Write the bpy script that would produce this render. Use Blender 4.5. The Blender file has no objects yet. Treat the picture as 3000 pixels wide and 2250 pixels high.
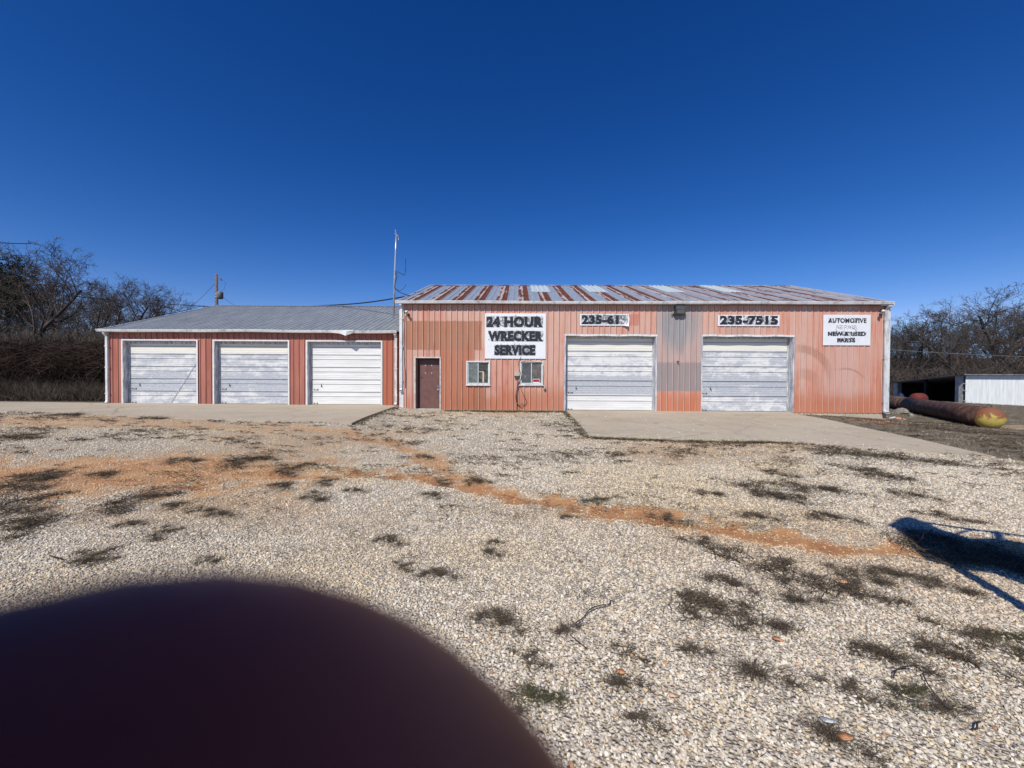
import bpy, bmesh, math, random
import numpy as np
from mathutils import Vector, Matrix

random.seed(7); RNG = np.random.default_rng(11)
SC = bpy.context.scene
COL = SC.collection
PI = math.pi

# ------------------------------------------------------------------ camera, sky, sun, exposure
EYE = 1.5
F = 1130.0                      # focal length in pixels of the 3000 px wide photograph
cam = bpy.data.cameras.new('camera'); camo = bpy.data.objects.new('camera', cam); COL.objects.link(camo)
cam.sensor_width = 36; cam.sensor_fit = 'HORIZONTAL'; cam.lens = 36*F/3000
cam.clip_start = 0.001; cam.clip_end = 2000
RM = Matrix.Rotation(math.radians(90-0.8), 3, 'X') @ Matrix.Rotation(math.radians(0.32), 3, 'Z')
camo.matrix_world = Matrix.Translation((0, 0, EYE)) @ RM.to_4x4()
cam.dof.use_dof = True; cam.dof.focus_distance = 14; cam.dof.aperture_fstop = 20
SC.camera = camo

SUN_AZ, SUN_EL = 22.0, 45.0     # light travels towards +X,+Y
az, el = math.radians(SUN_AZ), math.radians(SUN_EL)
LDIR = Vector((math.sin(az)*math.cos(el), math.cos(az)*math.cos(el), -math.sin(el)))
sun = bpy.data.lights.new('sun', 'SUN'); sun.energy = 4.2; sun.angle = math.radians(0.5); sun.color = (1, 0.95, 0.865)
suno = bpy.data.objects.new('sun', sun); COL.objects.link(suno)
suno.rotation_euler = LDIR.to_track_quat('-Z', 'Y').to_euler()

world = bpy.data.worlds.new('World'); SC.world = world; world.use_nodes = True
wn = world.node_tree; wn.nodes.clear()
sky = wn.nodes.new('ShaderNodeTexSky'); sky.sky_type = 'NISHITA'; sky.sun_disc = False
sky.sun_elevation = el; sky.sun_rotation = math.radians(180+SUN_AZ)
sky.altitude = 1500; sky.air_density = 1.0; sky.dust_density = 0.15; sky.ozone_density = 4.0
hs = wn.nodes.new('ShaderNodeHueSaturation'); hs.inputs['Saturation'].default_value = 1.3
bg = wn.nodes.new('ShaderNodeBackground'); bg.inputs[1].default_value = 0.085
sp_ = wn.nodes.new('ShaderNodeSeparateColor'); cb_ = wn.nodes.new('ShaderNodeCombineColor')
for i_, (pw_, cf_) in enumerate(((1.32, 1.36), (1.26, 0.80), (1.10, 1.05))):
    a_ = wn.nodes.new('ShaderNodeMath'); a_.operation = 'POWER'; a_.inputs[1].default_value = pw_
    b_ = wn.nodes.new('ShaderNodeMath'); b_.operation = 'MULTIPLY'; b_.inputs[1].default_value = cf_
    wn.links.new(sp_.outputs[i_], a_.inputs[0]); wn.links.new(a_.outputs[0], b_.inputs[0]); LST_ = b_ if i_ == 0 else LST_; G_ = b_ if i_ == 1 else (G_ if i_ else None); B_ = b_ if i_ == 2 else None
wn.links.new(B_.outputs[0], cb_.inputs[2])
for src_, k_, i_ in ((LST_, 0.34, 0), (G_, 0.60, 1)):
    m_ = wn.nodes.new('ShaderNodeMath'); m_.operation = 'MULTIPLY'; m_.inputs[1].default_value = k_; n_ = wn.nodes.new('ShaderNodeMath'); n_.operation = 'MINIMUM'
    wn.links.new(B_.outputs[0], m_.inputs[0]); wn.links.new(m_.outputs[0], n_.inputs[0]); wn.links.new(src_.outputs[0], n_.inputs[1]); wn.links.new(n_.outputs[0], cb_.inputs[i_])

wo = wn.nodes.new('ShaderNodeOutputWorld')
wn.links.new(sky.outputs[0], hs.inputs['Color']); wn.links.new(hs.outputs[0], sp_.inputs[0]); wn.links.new(cb_.outputs[0], bg.inputs[0]); wn.links.new(bg.outputs[0], wo.inputs[0])
SC.view_settings.view_transform = 'Standard'; SC.view_settings.look = 'None'
SC.view_settings.exposure = 0.12; SC.view_settings.gamma = 1.0

# ------------------------------------------------------------------ geometry of the picture
def ray(px, py): return RM @ Vector(((px-1500)/F, -(py-1125)/F, -1))
def at_depth(px, py, Y):
    d = ray(px, py); t = Y/d.y; return Vector((d.x*t, Y, EYE+d.z*t))
def S(a, b, x):
    t = np.clip((np.asarray(x, float)-a)/(b-a), 0, 1); return t*t*(3-2*t)
def ground_z(x, y):
    x = np.asarray(x, float); y = np.asarray(y, float)
    base = 0.345+0.03*S(-7, -18, x) - 0.145*S(-5.0, -3.3, x)
    z = base*S(3, 12, y)
    z = z - 0.3*S(10, 17, x)*S(5, 11, y) - 0.9*S(33, 42, x)
    z = z + 2.6*S(19, 34, y)*S(-14, -24, x)
    z = z + 0.012*np.sin(x*1.3+y*0.7)*np.sin(y*1.1-x*0.4)*S(14, 12, y)
    return z
def slab_z(x, y):
    x = np.asarray(x, float); y = np.asarray(y, float)
    return np.where(x < -3.5, (0.345+0.03*S(-7, -18, x))*S(3, 12, y)+0.014, 0.2*S(3, 12, y)-0.3*S(10, 17, x)*S(5, 11, y)+0.03)
def on_ground(px, py, off=0.0):
    d = ray(px, py); t = 10.0
    z = 0.1
    for i in range(25):
        t2 = (EYE-z-off)/max(-d.z, 1e-4); t = t*0.4+min(t2, 300)*0.6
        z = float(ground_z(d.x*t, d.y*t))
    return Vector((d.x*t, d.y*t, z+off))

# ------------------------------------------------------------------ object helpers
def tag(o, label=None, cat=None, group=None, kind=None):
    if label: o['label'] = label
    if cat: o['category'] = cat
    if group: o['group'] = group
    if kind: o['kind'] = kind
    return o
def empty(name, loc=(0, 0, 0), rz=0.0, label=None, cat=None, group=None):
    o = bpy.data.objects.new(name, None); o.empty_display_size = 0.1
    o.location = loc; o.rotation_euler = (0, 0, rz); COL.objects.link(o)
    return tag(o, label, cat, group)
def link(name, me, mat=None, parent=None, smooth=False):
    if mat and not me.materials: me.materials.append(mat)
    if smooth: me.polygons.foreach_set('use_smooth', [True]*len(me.polygons))
    o = bpy.data.objects.new(name, me); COL.objects.link(o)
    if parent: o.parent = parent
    return o
def copy_tree(o, parent=None):
    c = o.copy(); COL.objects.link(c); c.parent = parent
    for ch in [x for x in KIDS.get(o.name, [])]: copy_tree(ch, c)
    return c
KIDS = {}
def note_kids(o):
    KIDS[o.name] = [x for x in bpy.data.objects if x.parent == o]
    for k in KIDS[o.name]: note_kids(k)
def mesh_np(name, V, Fc):
    """V (n,3), Fc (m,k)"""
    V = np.asarray(V, np.float32); Fc = np.asarray(Fc, np.int32)
    me = bpy.data.meshes.new(name); k = Fc.shape[1]
    me.vertices.add(len(V)); me.vertices.foreach_set('co', V.ravel())
    me.loops.add(Fc.size); me.loops.foreach_set('vertex_index', Fc.ravel())
    me.polygons.add(len(Fc)); me.polygons.foreach_set('loop_start', np.arange(len(Fc), dtype=np.int32)*k)
    me.update(calc_edges=True); return me
class MB:
    def __init__(s): s.v = []; s.f = []
    def add(s, vs, fs):
        b = len(s.v); s.v += [tuple(v) for v in vs]; s.f += [tuple(i+b for i in f) for f in fs]; return s
    def box(s, x0, x1, y0, y1, z0, z1):
        return s.add([(x0,y0,z0),(x1,y0,z0),(x1,y1,z0),(x0,y1,z0),(x0,y0,z1),(x1,y0,z1),(x1,y1,z1),(x0,y1,z1)],
                     [(0,3,2,1),(4,5,6,7),(0,1,5,4),(1,2,6,5),(2,3,7,6),(3,0,4,7)])
    def tube(s, pts, r, n=6, caps=True):
        pts = [Vector(p) for p in pts]; rs = r if isinstance(r, (list, tuple)) else [r]*len(pts)
        rings = []; up = Vector((0, 0, 1))
        for i, p in enumerate(pts):
            d = (pts[min(i+1, len(pts)-1)]-pts[max(i-1, 0)])
            if d.length < 1e-9: d = Vector((0, 0, 1))
            d.normalize()
            a = d.cross(up if abs(d.z) < 0.95 else Vector((1, 0, 0))).normalized(); b = d.cross(a)
            rings.append([p+(a*math.cos(2*PI*k/n)+b*math.sin(2*PI*k/n))*rs[i] for k in range(n)])
        vs = [q for g in rings for q in g]; fs = []
        for i in range(len(pts)-1):
            for k in range(n):
                k2 = (k+1) % n; fs.append((i*n+k, i*n+k2, (i+1)*n+k2, (i+1)*n+k))
        if caps:
            fs.append(tuple(range(n-1, -1, -1))[::-1]); fs.append(tuple((len(pts)-1)*n+k for k in range(n-1, -1, -1)))
        return s.add(vs, fs)
    def prism(s, poly, d):
        """poly: list of 3D points, d: extrusion vector"""
        n = len(poly); d = Vector(d); P = [Vector(p) for p in poly]
        return s.add(P+[p+d for p in P], [tuple(range(n))[::-1], tuple(range(n, 2*n))]+[(i, (i+1) % n, n+(i+1) % n, n+i) for i in range(n)])
    def mesh(s, name):
        me = bpy.data.meshes.new(name); me.from_pydata(s.v, [], s.f); me.validate(); return me
    def build(s, name, mat=None, parent=None, smooth=False, bevel=0):
        me = s.mesh(name)
        bm = bmesh.new(); bm.from_mesh(me)
        bmesh.ops.recalc_face_normals(bm, faces=bm.faces)
        if bevel: bmesh.ops.bevel(bm, geom=list(bm.edges), offset=bevel, segments=2, affect='EDGES', profile=0.6)
        bm.to_mesh(me); bm.free()
        return link(name, me, mat, parent, smooth)

# ------------------------------------------------------------------ material helpers
class T:
    def __init__(s, name, rough=0.6, spec=0.3, metal=0.0):
        s.m = bpy.data.materials.new(name); s.m.use_nodes = True; s.t = s.m.node_tree; s.t.nodes.clear()
        s.out = s.t.nodes.new('ShaderNodeOutputMaterial'); s.b = s.t.nodes.new('ShaderNodeBsdfPrincipled')
        s.t.links.new(s.b.outputs[0], s.out.inputs[0])
        s.b.inputs['Roughness'].default_value = rough; s.b.inputs['Specular IOR Level'].default_value = spec
        s.b.inputs['Metallic'].default_value = metal
        s.tc = s.t.nodes.new('ShaderNodeTexCoord'); s.O = s.tc.outputs['Object']
    def setin(s, sock, v):
        if isinstance(v, bpy.types.NodeSocket): s.t.links.new(v, sock)
        elif isinstance(v, tuple) and len(v) == 3 and sock.type == 'RGBA': sock.default_value = (*v, 1)
        else: sock.default_value = v
    def n(s, ty, ins=None, **props):
        nd = s.t.nodes.new(ty)
        for k, v in props.items(): setattr(nd, k, v)
        for k, v in (ins or {}).items(): s.setin(nd.inputs[k], v)
        return nd
    def M(s, op, a, b=0.0, c=0.0, clamp=False):
        return s.n('ShaderNodeMath', {0: a, 1: b, 2: c}, operation=op, use_clamp=clamp).outputs[0]
    def mp(s, vec, sc=(1, 1, 1), loc=(0, 0, 0)):
        return s.n('ShaderNodeMapping', {'Vector': vec, 'Scale': sc, 'Location': loc}).outputs[0]
    def noise(s, sc=5.0, det=4, rough=0.55, vec=None, st=None, loc=(0, 0, 0), dist=0.0):
        v = vec if vec is not None else s.O
        if st or any(loc): v = s.mp(v, st or (1, 1, 1), loc)
        return s.n('ShaderNodeTexNoise', {'Vector': v, 'Scale': sc, 'Detail': det, 'Roughness': rough, 'Distortion': dist}).outputs[0]
    def vor(s, sc, vec=None, feature='F1', out=0):
        return s.n('ShaderNodeTexVoronoi', {'Vector': vec if vec is not None else s.O, 'Scale': sc}, feature=feature).outputs[out]
    def rng(s, v, a, b, c=0.0, d=1.0, smooth=True):
        return s.n('ShaderNodeMapRange', {0: v, 1: a, 2: b, 3: c, 4: d}, interpolation_type='SMOOTHSTEP' if smooth else 'LINEAR').outputs[0]
    def ramp(s, fac, stops, const=False):
        nd = s.n('ShaderNodeValToRGB', {0: fac}); cr = nd.color_ramp
        if const: cr.interpolation = 'CONSTANT'
        while len(cr.elements) < len(stops): cr.elements.new(0.5)
        for e, (p, c) in zip(cr.elements, stops): e.position = p; e.color = (*c, 1)
        return nd.outputs[0]
    def mix(s, f, a, b, mode='MIX'):
        nd = s.n('ShaderNodeMix', {0: f, 6: a, 7: b}, data_type='RGBA', blend_type=mode); return nd.outputs[2]
    def sep(s, v=None):
        nd = s.n('ShaderNodeSeparateXYZ', {0: v if v is not None else s.O}); return nd.outputs[0], nd.outputs[1], nd.outputs[2]
    def box(s, X, Z, x0, x1, z0, z1, sx=0.02, sz=None):
        sz = sz or sx
        a = s.M('MULTIPLY', s.rng(X, x0-sx, x0+sx), s.rng(X, x1-sx, x1+sx, 1, 0))
        b = s.M('MULTIPLY', s.rng(Z, z0-sz, z0+sz), s.rng(Z, z1-sz, z1+sz, 1, 0))
        return s.M('MULTIPLY', a, b)
    def attr(s, name, ty='GEOMETRY', out='Fac'):
        return s.n('ShaderNodeAttribute', attribute_name=name, attribute_type=ty).outputs[out]
    def col(s, c): s.setin(s.b.inputs['Base Color'], c); return s
    def rgh(s, c): s.setin(s.b.inputs['Roughness'], c); return s
    def bump(s, h, dist=0.01, strength=0.6):
        nd = s.n('ShaderNodeBump', {'Height': h, 'Distance': dist, 'Strength': strength}); s.t.links.new(nd.outputs[0], s.b.inputs['Normal']); return s

def simple(name, c1, c2, sc=8.0, rough=0.6, spec=0.3, metal=0.0, st=None, bump=0.0):
    t = T(name, rough, spec, metal); n = t.noise(sc, 5, 0.6, st=st)
    t.col(t.mix(t.rng(n, 0.35, 0.65), c1, c2))
    if bump: t.bump(n, bump)
    return t.m

# ------------------------------------------------------------------ building frames
TH = -math.atan(0.018)
MB_O = Vector((-4.54, 15.672, 0.205))            # main building, front left corner on the ground
MB_R = Matrix.Rotation(TH, 3, 'Z')
MW, MD, MH = 19.47, 11.4, 4.30                   # width, depth, wall height
LB_O = Vector((-16.90, 16.10, 0.350))
LW, LD, LH = 12.14, 12.4, 3.02
def on_main(px, py):
    n = MB_R @ Vector((0, -1, 0)); d = ray(px, py); c = Vector((0, 0, EYE))
    t = (MB_O-c).dot(n)/d.dot(n); p = MB_R.transposed() @ (c+d*t-MB_O); return p.x, p.z
def on_left(px, py):
    p = at_depth(px, py, LB_O.y); return p.x-LB_O.x, p.z-LB_O.z

# ------------------------------------------------------------------ materials
WHITE = simple('white_painted_metal', (0.74, 0.74, 0.72), (0.64, 0.64, 0.62), 6, 0.45, 0.4)
def _dirtywhite():
    t = T('weathered_white_trim', 0.5, 0.4); n = t.noise(3, 6, 0.7, st=(2, 2, 0.5)); n2 = t.noise(25, 4)
    c = t.ramp(n, [(0.35, (0.36, 0.37, 0.38)), (0.48, (0.60, 0.60, 0.59)), (0.7, (0.73, 0.73, 0.71))])
    t.col(t.mix(t.rng(n2, 0.6, 0.75, 0, 0.4), c, (0.3, 0.27, 0.24))); return t.m
DWHITE = _dirtywhite()
def _grey_trim():
    t = T('worn_door_frame_metal', 0.45, 0.5); n = t.noise(4, 6, 0.7, st=(4, 4, 0.6))
    t.col(t.ramp(n, [(0.35, (0.20, 0.22, 0.27)), (0.5, (0.42, 0.43, 0.46)), (0.62, (0.70, 0.70, 0.69))])); return t.m
GTRIM = _grey_trim()
BLACK = simple('black_cable', (0.015, 0.015, 0.017), (0.03, 0.03, 0.03), 20, 0.5)
DARKM = simple('dark_grey_metal', (0.045, 0.05, 0.05), (0.09, 0.095, 0.095), 12, 0.5, 0.4)
STEEL = simple('galvanized_pole', (0.38, 0.42, 0.45), (0.55, 0.58, 0.6), 10, 0.35, 0.5, 0.6)
INTERIOR = simple('dark_interior', (0.02, 0.02, 0.02), (0.035, 0.033, 0.03), 3, 0.9, 0.1)

def wall_paint_main():
    t = T('faded_red_wall_paint', 0.55, 0.25); X, Y, Z = t.sep()
    pan = t.M('FLOOR', t.M('DIVIDE', X, 0.9144))
    pr = t.n('ShaderNodeTexWhiteNoise', {'W': pan}, noise_dimensions='1D').outputs[0]
    strip = t.M('FLOOR', t.M('DIVIDE', X, 0.2286))
    sr = t.n('ShaderNodeTexWhiteNoise', {'W': strip}, noise_dimensions='1D').outputs[0]
    streak = t.noise(1.0, 5, 0.65, st=(7, 1, 0.55)); cloud = t.noise(0.9, 4, 0.6); fine = t.noise(60, 3, 0.7)
    f = t.M('ADD', t.M('MULTIPLY', streak, 0.75), t.M('ADD', t.M('MULTIPLY', pr, 0.16), t.M('ADD', t.M('MULTIPLY', sr, 0.10), t.M('MULTIPLY', cloud, 0.35))))
    c = t.ramp(f, [(0.40, (0.46, 0.155, 0.098)), (0.54, (0.53, 0.23, 0.160)), (0.68, (0.565, 0.32, 0.245)), (0.85, (0.56, 0.385, 0.32))])
    # redder towards the splash zone at the foot
    wob = t.M('MULTIPLY', t.M('SUBTRACT', cloud, 0.5), 0.9)
    zz = t.M('ADD', Z, wob)
    c = t.mix(t.rng(zz, 1.25, 0.35, 0, 0.75), c, (0.46, 0.155, 0.075))
    wz = t.M('ADD', Z, t.M('MULTIPLY', t.M('SUBTRACT', streak, 0.5), 0.12))
    wx = t.M('ADD', X, t.M('MULTIPLY', t.M('SUBTRACT', cloud, 0.5), 0.12))
    def B(x0, y0, x1, y1, sx=0.02, sz=0.02, X_=None):
        a = on_main(x0, y0); b = on_main(x1, y1)
        return t.box(X_ or wx, wz, a[0], b[0], b[1], a[1], sx, sz)
    # old repainted patches above and beside the office door
    m = B(1192, 940, 1411, 1026, 0.02, 0.03); c = t.mix(t.M('MULTIPLY', m, 0.85), c, (0.35, 0.148, 0.080))
    m = B(1289, 1024, 1389, 1240, 0.02, 0.05, X); c = t.mix(t.M('MULTIPLY', m, 0.85), c, (0.40, 0.145, 0.075))
    m = B(1385, 1128, 1423, 1240, 0.015, 0.05, X); c = t.mix(t.M('MULTIPLY', m, 0.8), c, (0.34, 0.13, 0.066))
    m = B(1145, 1030, 1290, 1215, 0.03, 0.15); c = t.mix(t.M('MULTIPLY', m, t.rng(streak, 0.4, 0.6, 0, 0.7)), c, (0.52, 0.30, 0.24))
    m = B(1840, 921, 1872, 954, 0.01, 0.02, X); c = t.mix(t.M('MULTIPLY', m, 0.5), c, (0.42, 0.11, 0.07))
    # grey bleaching between the garage doors
    tx, tz = on_main(1985, 985)
    dx = t.M('DIVIDE', t.M('SUBTRACT', X, tx), 1.0)
    wd = t.rng(Z, tz-0.9, tz+0.4, 0.45, 0.95, False)
    g = t.M('ABSOLUTE', t.M('DIVIDE', dx, wd))
    g1 = t.M('MULTIPLY', t.rng(g, 0.35, 1.0, 1, 0), t.rng(t.M('ADD', Z, t.M('MULTIPLY', t.M('SUBTRACT', streak, 0.5), 2.0)), tz-0.75, tz+0.05))
    g1 = t.M('MULTIPLY', g1, t.rng(Z, MH-0.5, MH-0.2, 1, 0.15))
    c = t.mix(t.M('MULTIPLY', t.M('POWER', g1, 0.6), 0.97), c, t.mix(sr, (0.135, 0.15, 0.175), (0.23, 0.24, 0.26)))
    g2 = t.M('ABSOLUTE', t.M('DIVIDE', t.M('ADD', dx, t.M('MULTIPLY', t.M('SUBTRACT', cloud, 0.5), 0.3)), t.rng(Z, tz-1.0, tz+0.3, 0.12, 0.62, False)))
    g2 = t.M('MULTIPLY', t.rng(g2, 0.55, 1.0, 1, 0), t.rng(t.M('ADD', Z, t.M('MULTIPLY', t.M('SUBTRACT', streak, 0.5), 1.4)), tz-0.9, tz-0.1)); g2 = t.M('MULTIPLY', g2, t.rng(Z, MH-0.45, MH-0.2, 1, 0))
    c = t.mix(t.M('MULTIPLY', g2, t.rng(streak, 0.25, 0.6, 1, 0.75)), c, (0.105, 0.12, 0.145))
    m = B(1924, 1061, 2055, 1146, 0.02, 0.04); c = t.mix(t.M('MULTIPLY', m, t.rng(fine, 0.3, 0.7, 0.7, 0.95)), c, (0.225, 0.23, 0.24))
    m = B(1924, 895, 2055, 1061, 0.02, 0.1); c = t.mix(t.M('MULTIPLY', m, t.rng(streak, 0.3, 0.6, 0.8, 0.5)), c, t.mix(sr, (0.31, 0.32, 0.325), (0.44, 0.39, 0.37)))
    m = B(1650, 1120, 1658, 1200, 0.25, 0.2); c = t.mix(t.M('MULTIPLY', m, t.rng(fine, 0.4, 0.6, 0.1, 0.5)), c, (0.36, 0.26, 0.22))
    m = B(2123, 958, 2195, 983, 0.02, 0.02); c = t.mix(t.M('MULTIPLY', m, 0.6), c, (0.42, 0.28, 0.235))
    # pale zone and scrape arcs near the right corner
    m = B(2410, 1015, 2545, 1160, 0.3, 0.3); c = t.mix(t.M('MULTIPLY', m, t.rng(sr, 0.2, 0.8, 0.15, 0.75)), c, (0.54, 0.33, 0.27))
    def arc(cx, cz, r, w, x0, x1, k, colr):
        a = on_main(cx, cz); rr = r; xa = on_main(x0, 1100)[0]; xb = on_main(x1, 1100)[0]
        ddx = t.M('SUBTRACT', X, a[0]); ddz = t.M('SUBTRACT', Z, a[1])
        d = t.M('SQRT', t.M('ADD', t.M('MULTIPLY', ddx, ddx), t.M('MULTIPLY', ddz, ddz)))
        mm = t.rng(t.M('ABSOLUTE', t.M('SUBTRACT', d, rr)), w*0.4, w, 1, 0)
        mm = t.M('MULTIPLY', mm, t.box(X, Z, xa, xb, a[1], a[1]+9, 0.25, 0.3))
        return t.mix(t.M('MULTIPLY', mm, t.rng(fine, 0.2, 0.8, k*0.6, k)), c, colr)
    c = arc(2335, 1120, 1.35, 0.22, 2335, 2430, 0.6, (0.30, 0.14, 0.09))
    c = arc(2350, 1150, 0.75, 0.3, 2335, 2400, 0.4, (0.34, 0.17, 0.11))
    c = arc(2475, 1148, 0.92, 0.06, 2460, 2528, 0.6, (0.30, 0.15, 0.10))
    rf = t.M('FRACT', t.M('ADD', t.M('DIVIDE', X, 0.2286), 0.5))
    c = t.mix(t.M('MULTIPLY', t.rng(t.M('ABSOLUTE', t.M('SUBTRACT', rf, 0.5)), 0.03, 0.09, 0.5, 0), t.rng(streak, 0.3, 0.55)), c, (0.66, 0.50, 0.42))  # pale line along the rib crests, a painted-in lit edge
    c = t.mix(t.M('MULTIPLY', t.rng(t.M('ABSOLUTE', t.M('SUBTRACT', rf, 0.645)), 0.03, 0.065, 0.8, 0), t.rng(fine, 0.3, 0.6, 0.7, 1)), c, (0.13, 0.05, 0.028))  # dark line on each right flank, rib shade put into the colour
    # fine grime, rust specks
    c = t.mix(t.rng(fine, 0.62, 0.78, 0, 0.35), c, (0.28, 0.12, 0.08))
    spk = t.noise(14, 2, 0.5, st=(1, 1, 1.0), loc=(3, 0, 5)); c = t.mix(t.rng(spk, 0.72, 0.77, 0, 0.6), c, (0.16, 0.06, 0.03))
    t.col(c); t.rgh(t.rng(streak, 0.3, 0.7, 0.5, 0.7)); t.bump(t.noise(3, 3, 0.5), 0.006, 0.5); return t.m
def wall_paint_left():
    t = T('brick_red_wall_paint', 0.5, 0.3); X, Y, Z = t.sep()
    strip = t.M('FLOOR', t.M('DIVIDE', X, 0.2286)); sr = t.n('ShaderNodeTexWhiteNoise', {'W': strip}, noise_dimensions='1D').outputs[0]
    streak = t.noise(1.2, 5, 0.65, st=(6, 1, 0.6)); fine = t.noise(50, 3, 0.7)
    f = t.M('ADD', t.M('MULTIPLY', streak, 0.8), t.M('MULTIPLY', sr, 0.2))
    c = t.ramp(f, [(0.35, (0.33, 0.115, 0.08)), (0.55, (0.42, 0.165, 0.12)), (0.8, (0.47, 0.23, 0.18))])
    c = t.mix(t.rng(Z, 1.4, 0.0, 0, 0.45), c, (0.27, 0.115, 0.085))
    c = t.mix(t.rng(X, LW-1.2, LW-0.7, 0, 0.65), c, (0.42, 0.125, 0.06))
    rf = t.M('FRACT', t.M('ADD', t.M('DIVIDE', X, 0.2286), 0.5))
    c = t.mix(t.rng(t.M('ABSOLUTE', t.M('SUBTRACT', rf, 0.645)), 0.02, 0.06, 0.6, 0), c, (0.12, 0.05, 0.035))  # shade line beside each rib, painted into the wall colour
    c = t.mix(t.rng(fine, 0.6, 0.8, 0, 0.35), c, (0.2, 0.09, 0.06))
    t.col(c); t.bump(t.noise(3, 3, 0.5), 0.006, 0.5); return t.m
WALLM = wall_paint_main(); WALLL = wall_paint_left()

def roof_main():
    t = T('rust_streaked_roof_sheet', 0.42, 0.4, 0.15); X, Y, Z = t.sep()
    fr = t.M('FRACT', t.M('DIVIDE', t.M('ADD', X, 0.25), 0.9144))
    pan = t.M('FLOOR', t.M('DIVIDE', t.M('ADD', X, 0.25), 0.9144)); pr = t.n('ShaderNodeTexWhiteNoise', {'W': pan}, noise_dimensions='1D').outputs[0]
    n1 = t.noise(1.0, 6, 0.7, st=(9, 0.75, 1)); n2 = t.noise(1.0, 5, 0.6, st=(22, 1.6, 1), loc=(4, 3, 0)); cl = t.noise(0.8, 3)
    right = t.rng(X, 9.5, 14.5)
    blue = t.ramp(n2, [(0.3, (0.24, 0.285, 0.34)), (0.55, (0.33, 0.375, 0.43)), (0.75, (0.43, 0.46, 0.50))])
    blue = t.mix(right, blue, t.mix(0.5, blue, (0.36, 0.33, 0.34)))
    pale = t.ramp(n2, [(0.3, (0.42, 0.33, 0.30)), (0.5, (0.55, 0.48, 0.44)), (0.7, (0.50, 0.47, 0.47))])
    half = t.M('MULTIPLY', t.rng(fr, 0.47, 0.5), t.rng(fr, 0.985, 1.0, 1, 0))
    half = t.M('MULTIPLY', half, t.rng(right, 0, 1, 1, 0.45))
    c = t.mix(half, blue, pale)
    strip = t.M('MULTIPLY', t.rng(fr, 0.70, 0.76), t.rng(fr, 0.97, 1.0, 1, 0))
    strip2 = t.M('MULTIPLY', t.rng(fr, 0.47, 0.5), t.rng(fr, 0.62, 0.66, 1, 0))
    wgt = t.M('ADD', t.M('MULTIPLY', strip, 0.24), t.M('MULTIPLY', strip2, 0.12))
    v = t.M('ADD', t.M('ADD', n1, wgt), t.M('ADD', t.M('MULTIPLY', pr, 0.10), t.M('MULTIPLY', t.M('SUBTRACT', cl, 0.5), 0.3)))
    v = t.M('SUBTRACT', v, t.M('MULTIPLY', right, 0.075))
    rm = t.rng(v, 0.605, 0.66)
    rust = t.ramp(n2, [(0.3, (0.075, 0.022, 0.012)), (0.55, (0.14, 0.042, 0.022)), (0.75, (0.24, 0.09, 0.05))])
    rm = t.M('MULTIPLY', rm, t.M('MAXIMUM', half, right))
    c = t.mix(rm, c, rust)
    t.col(c); t.rgh(t.rng(rm, 0, 1, 0.42, 0.85)); t.bump(n1, 0.004, 0.4); return t.m
ROOFM = roof_main()
def roof_left():
    t = T('galvanized_roof_sheet', 0.48, 0.4, 0.25)
    n1 = t.noise(1.0, 6, 0.7, st=(14, 0.8, 1)); n2 = t.noise(7, 5, 0.7)
    c = t.ramp(n1, [(0.3, (0.21, 0.235, 0.25)), (0.5, (0.30, 0.325, 0.335)), (0.7, (0.44, 0.455, 0.455))])
    c = t.mix(t.rng(n2, 0.55, 0.7, 0, 0.5), c, (0.15, 0.15, 0.15)); t.col(c); t.bump(n2, 0.003, 0.4); return t.m
ROOFL = roof_left()
SKYL = simple('pale_translucent_roof_sheet', (0.36, 0.47, 0.50), (0.52, 0.60, 0.62), 9, 0.4, 0.5, 0, (5, 1, 1))
RUSTCAP = simple('rusty_ridge_metal', (0.16, 0.07, 0.05), (0.42, 0.42, 0.44), 1.6, 0.6, 0.3, 0, (1, 1, 1))

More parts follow.
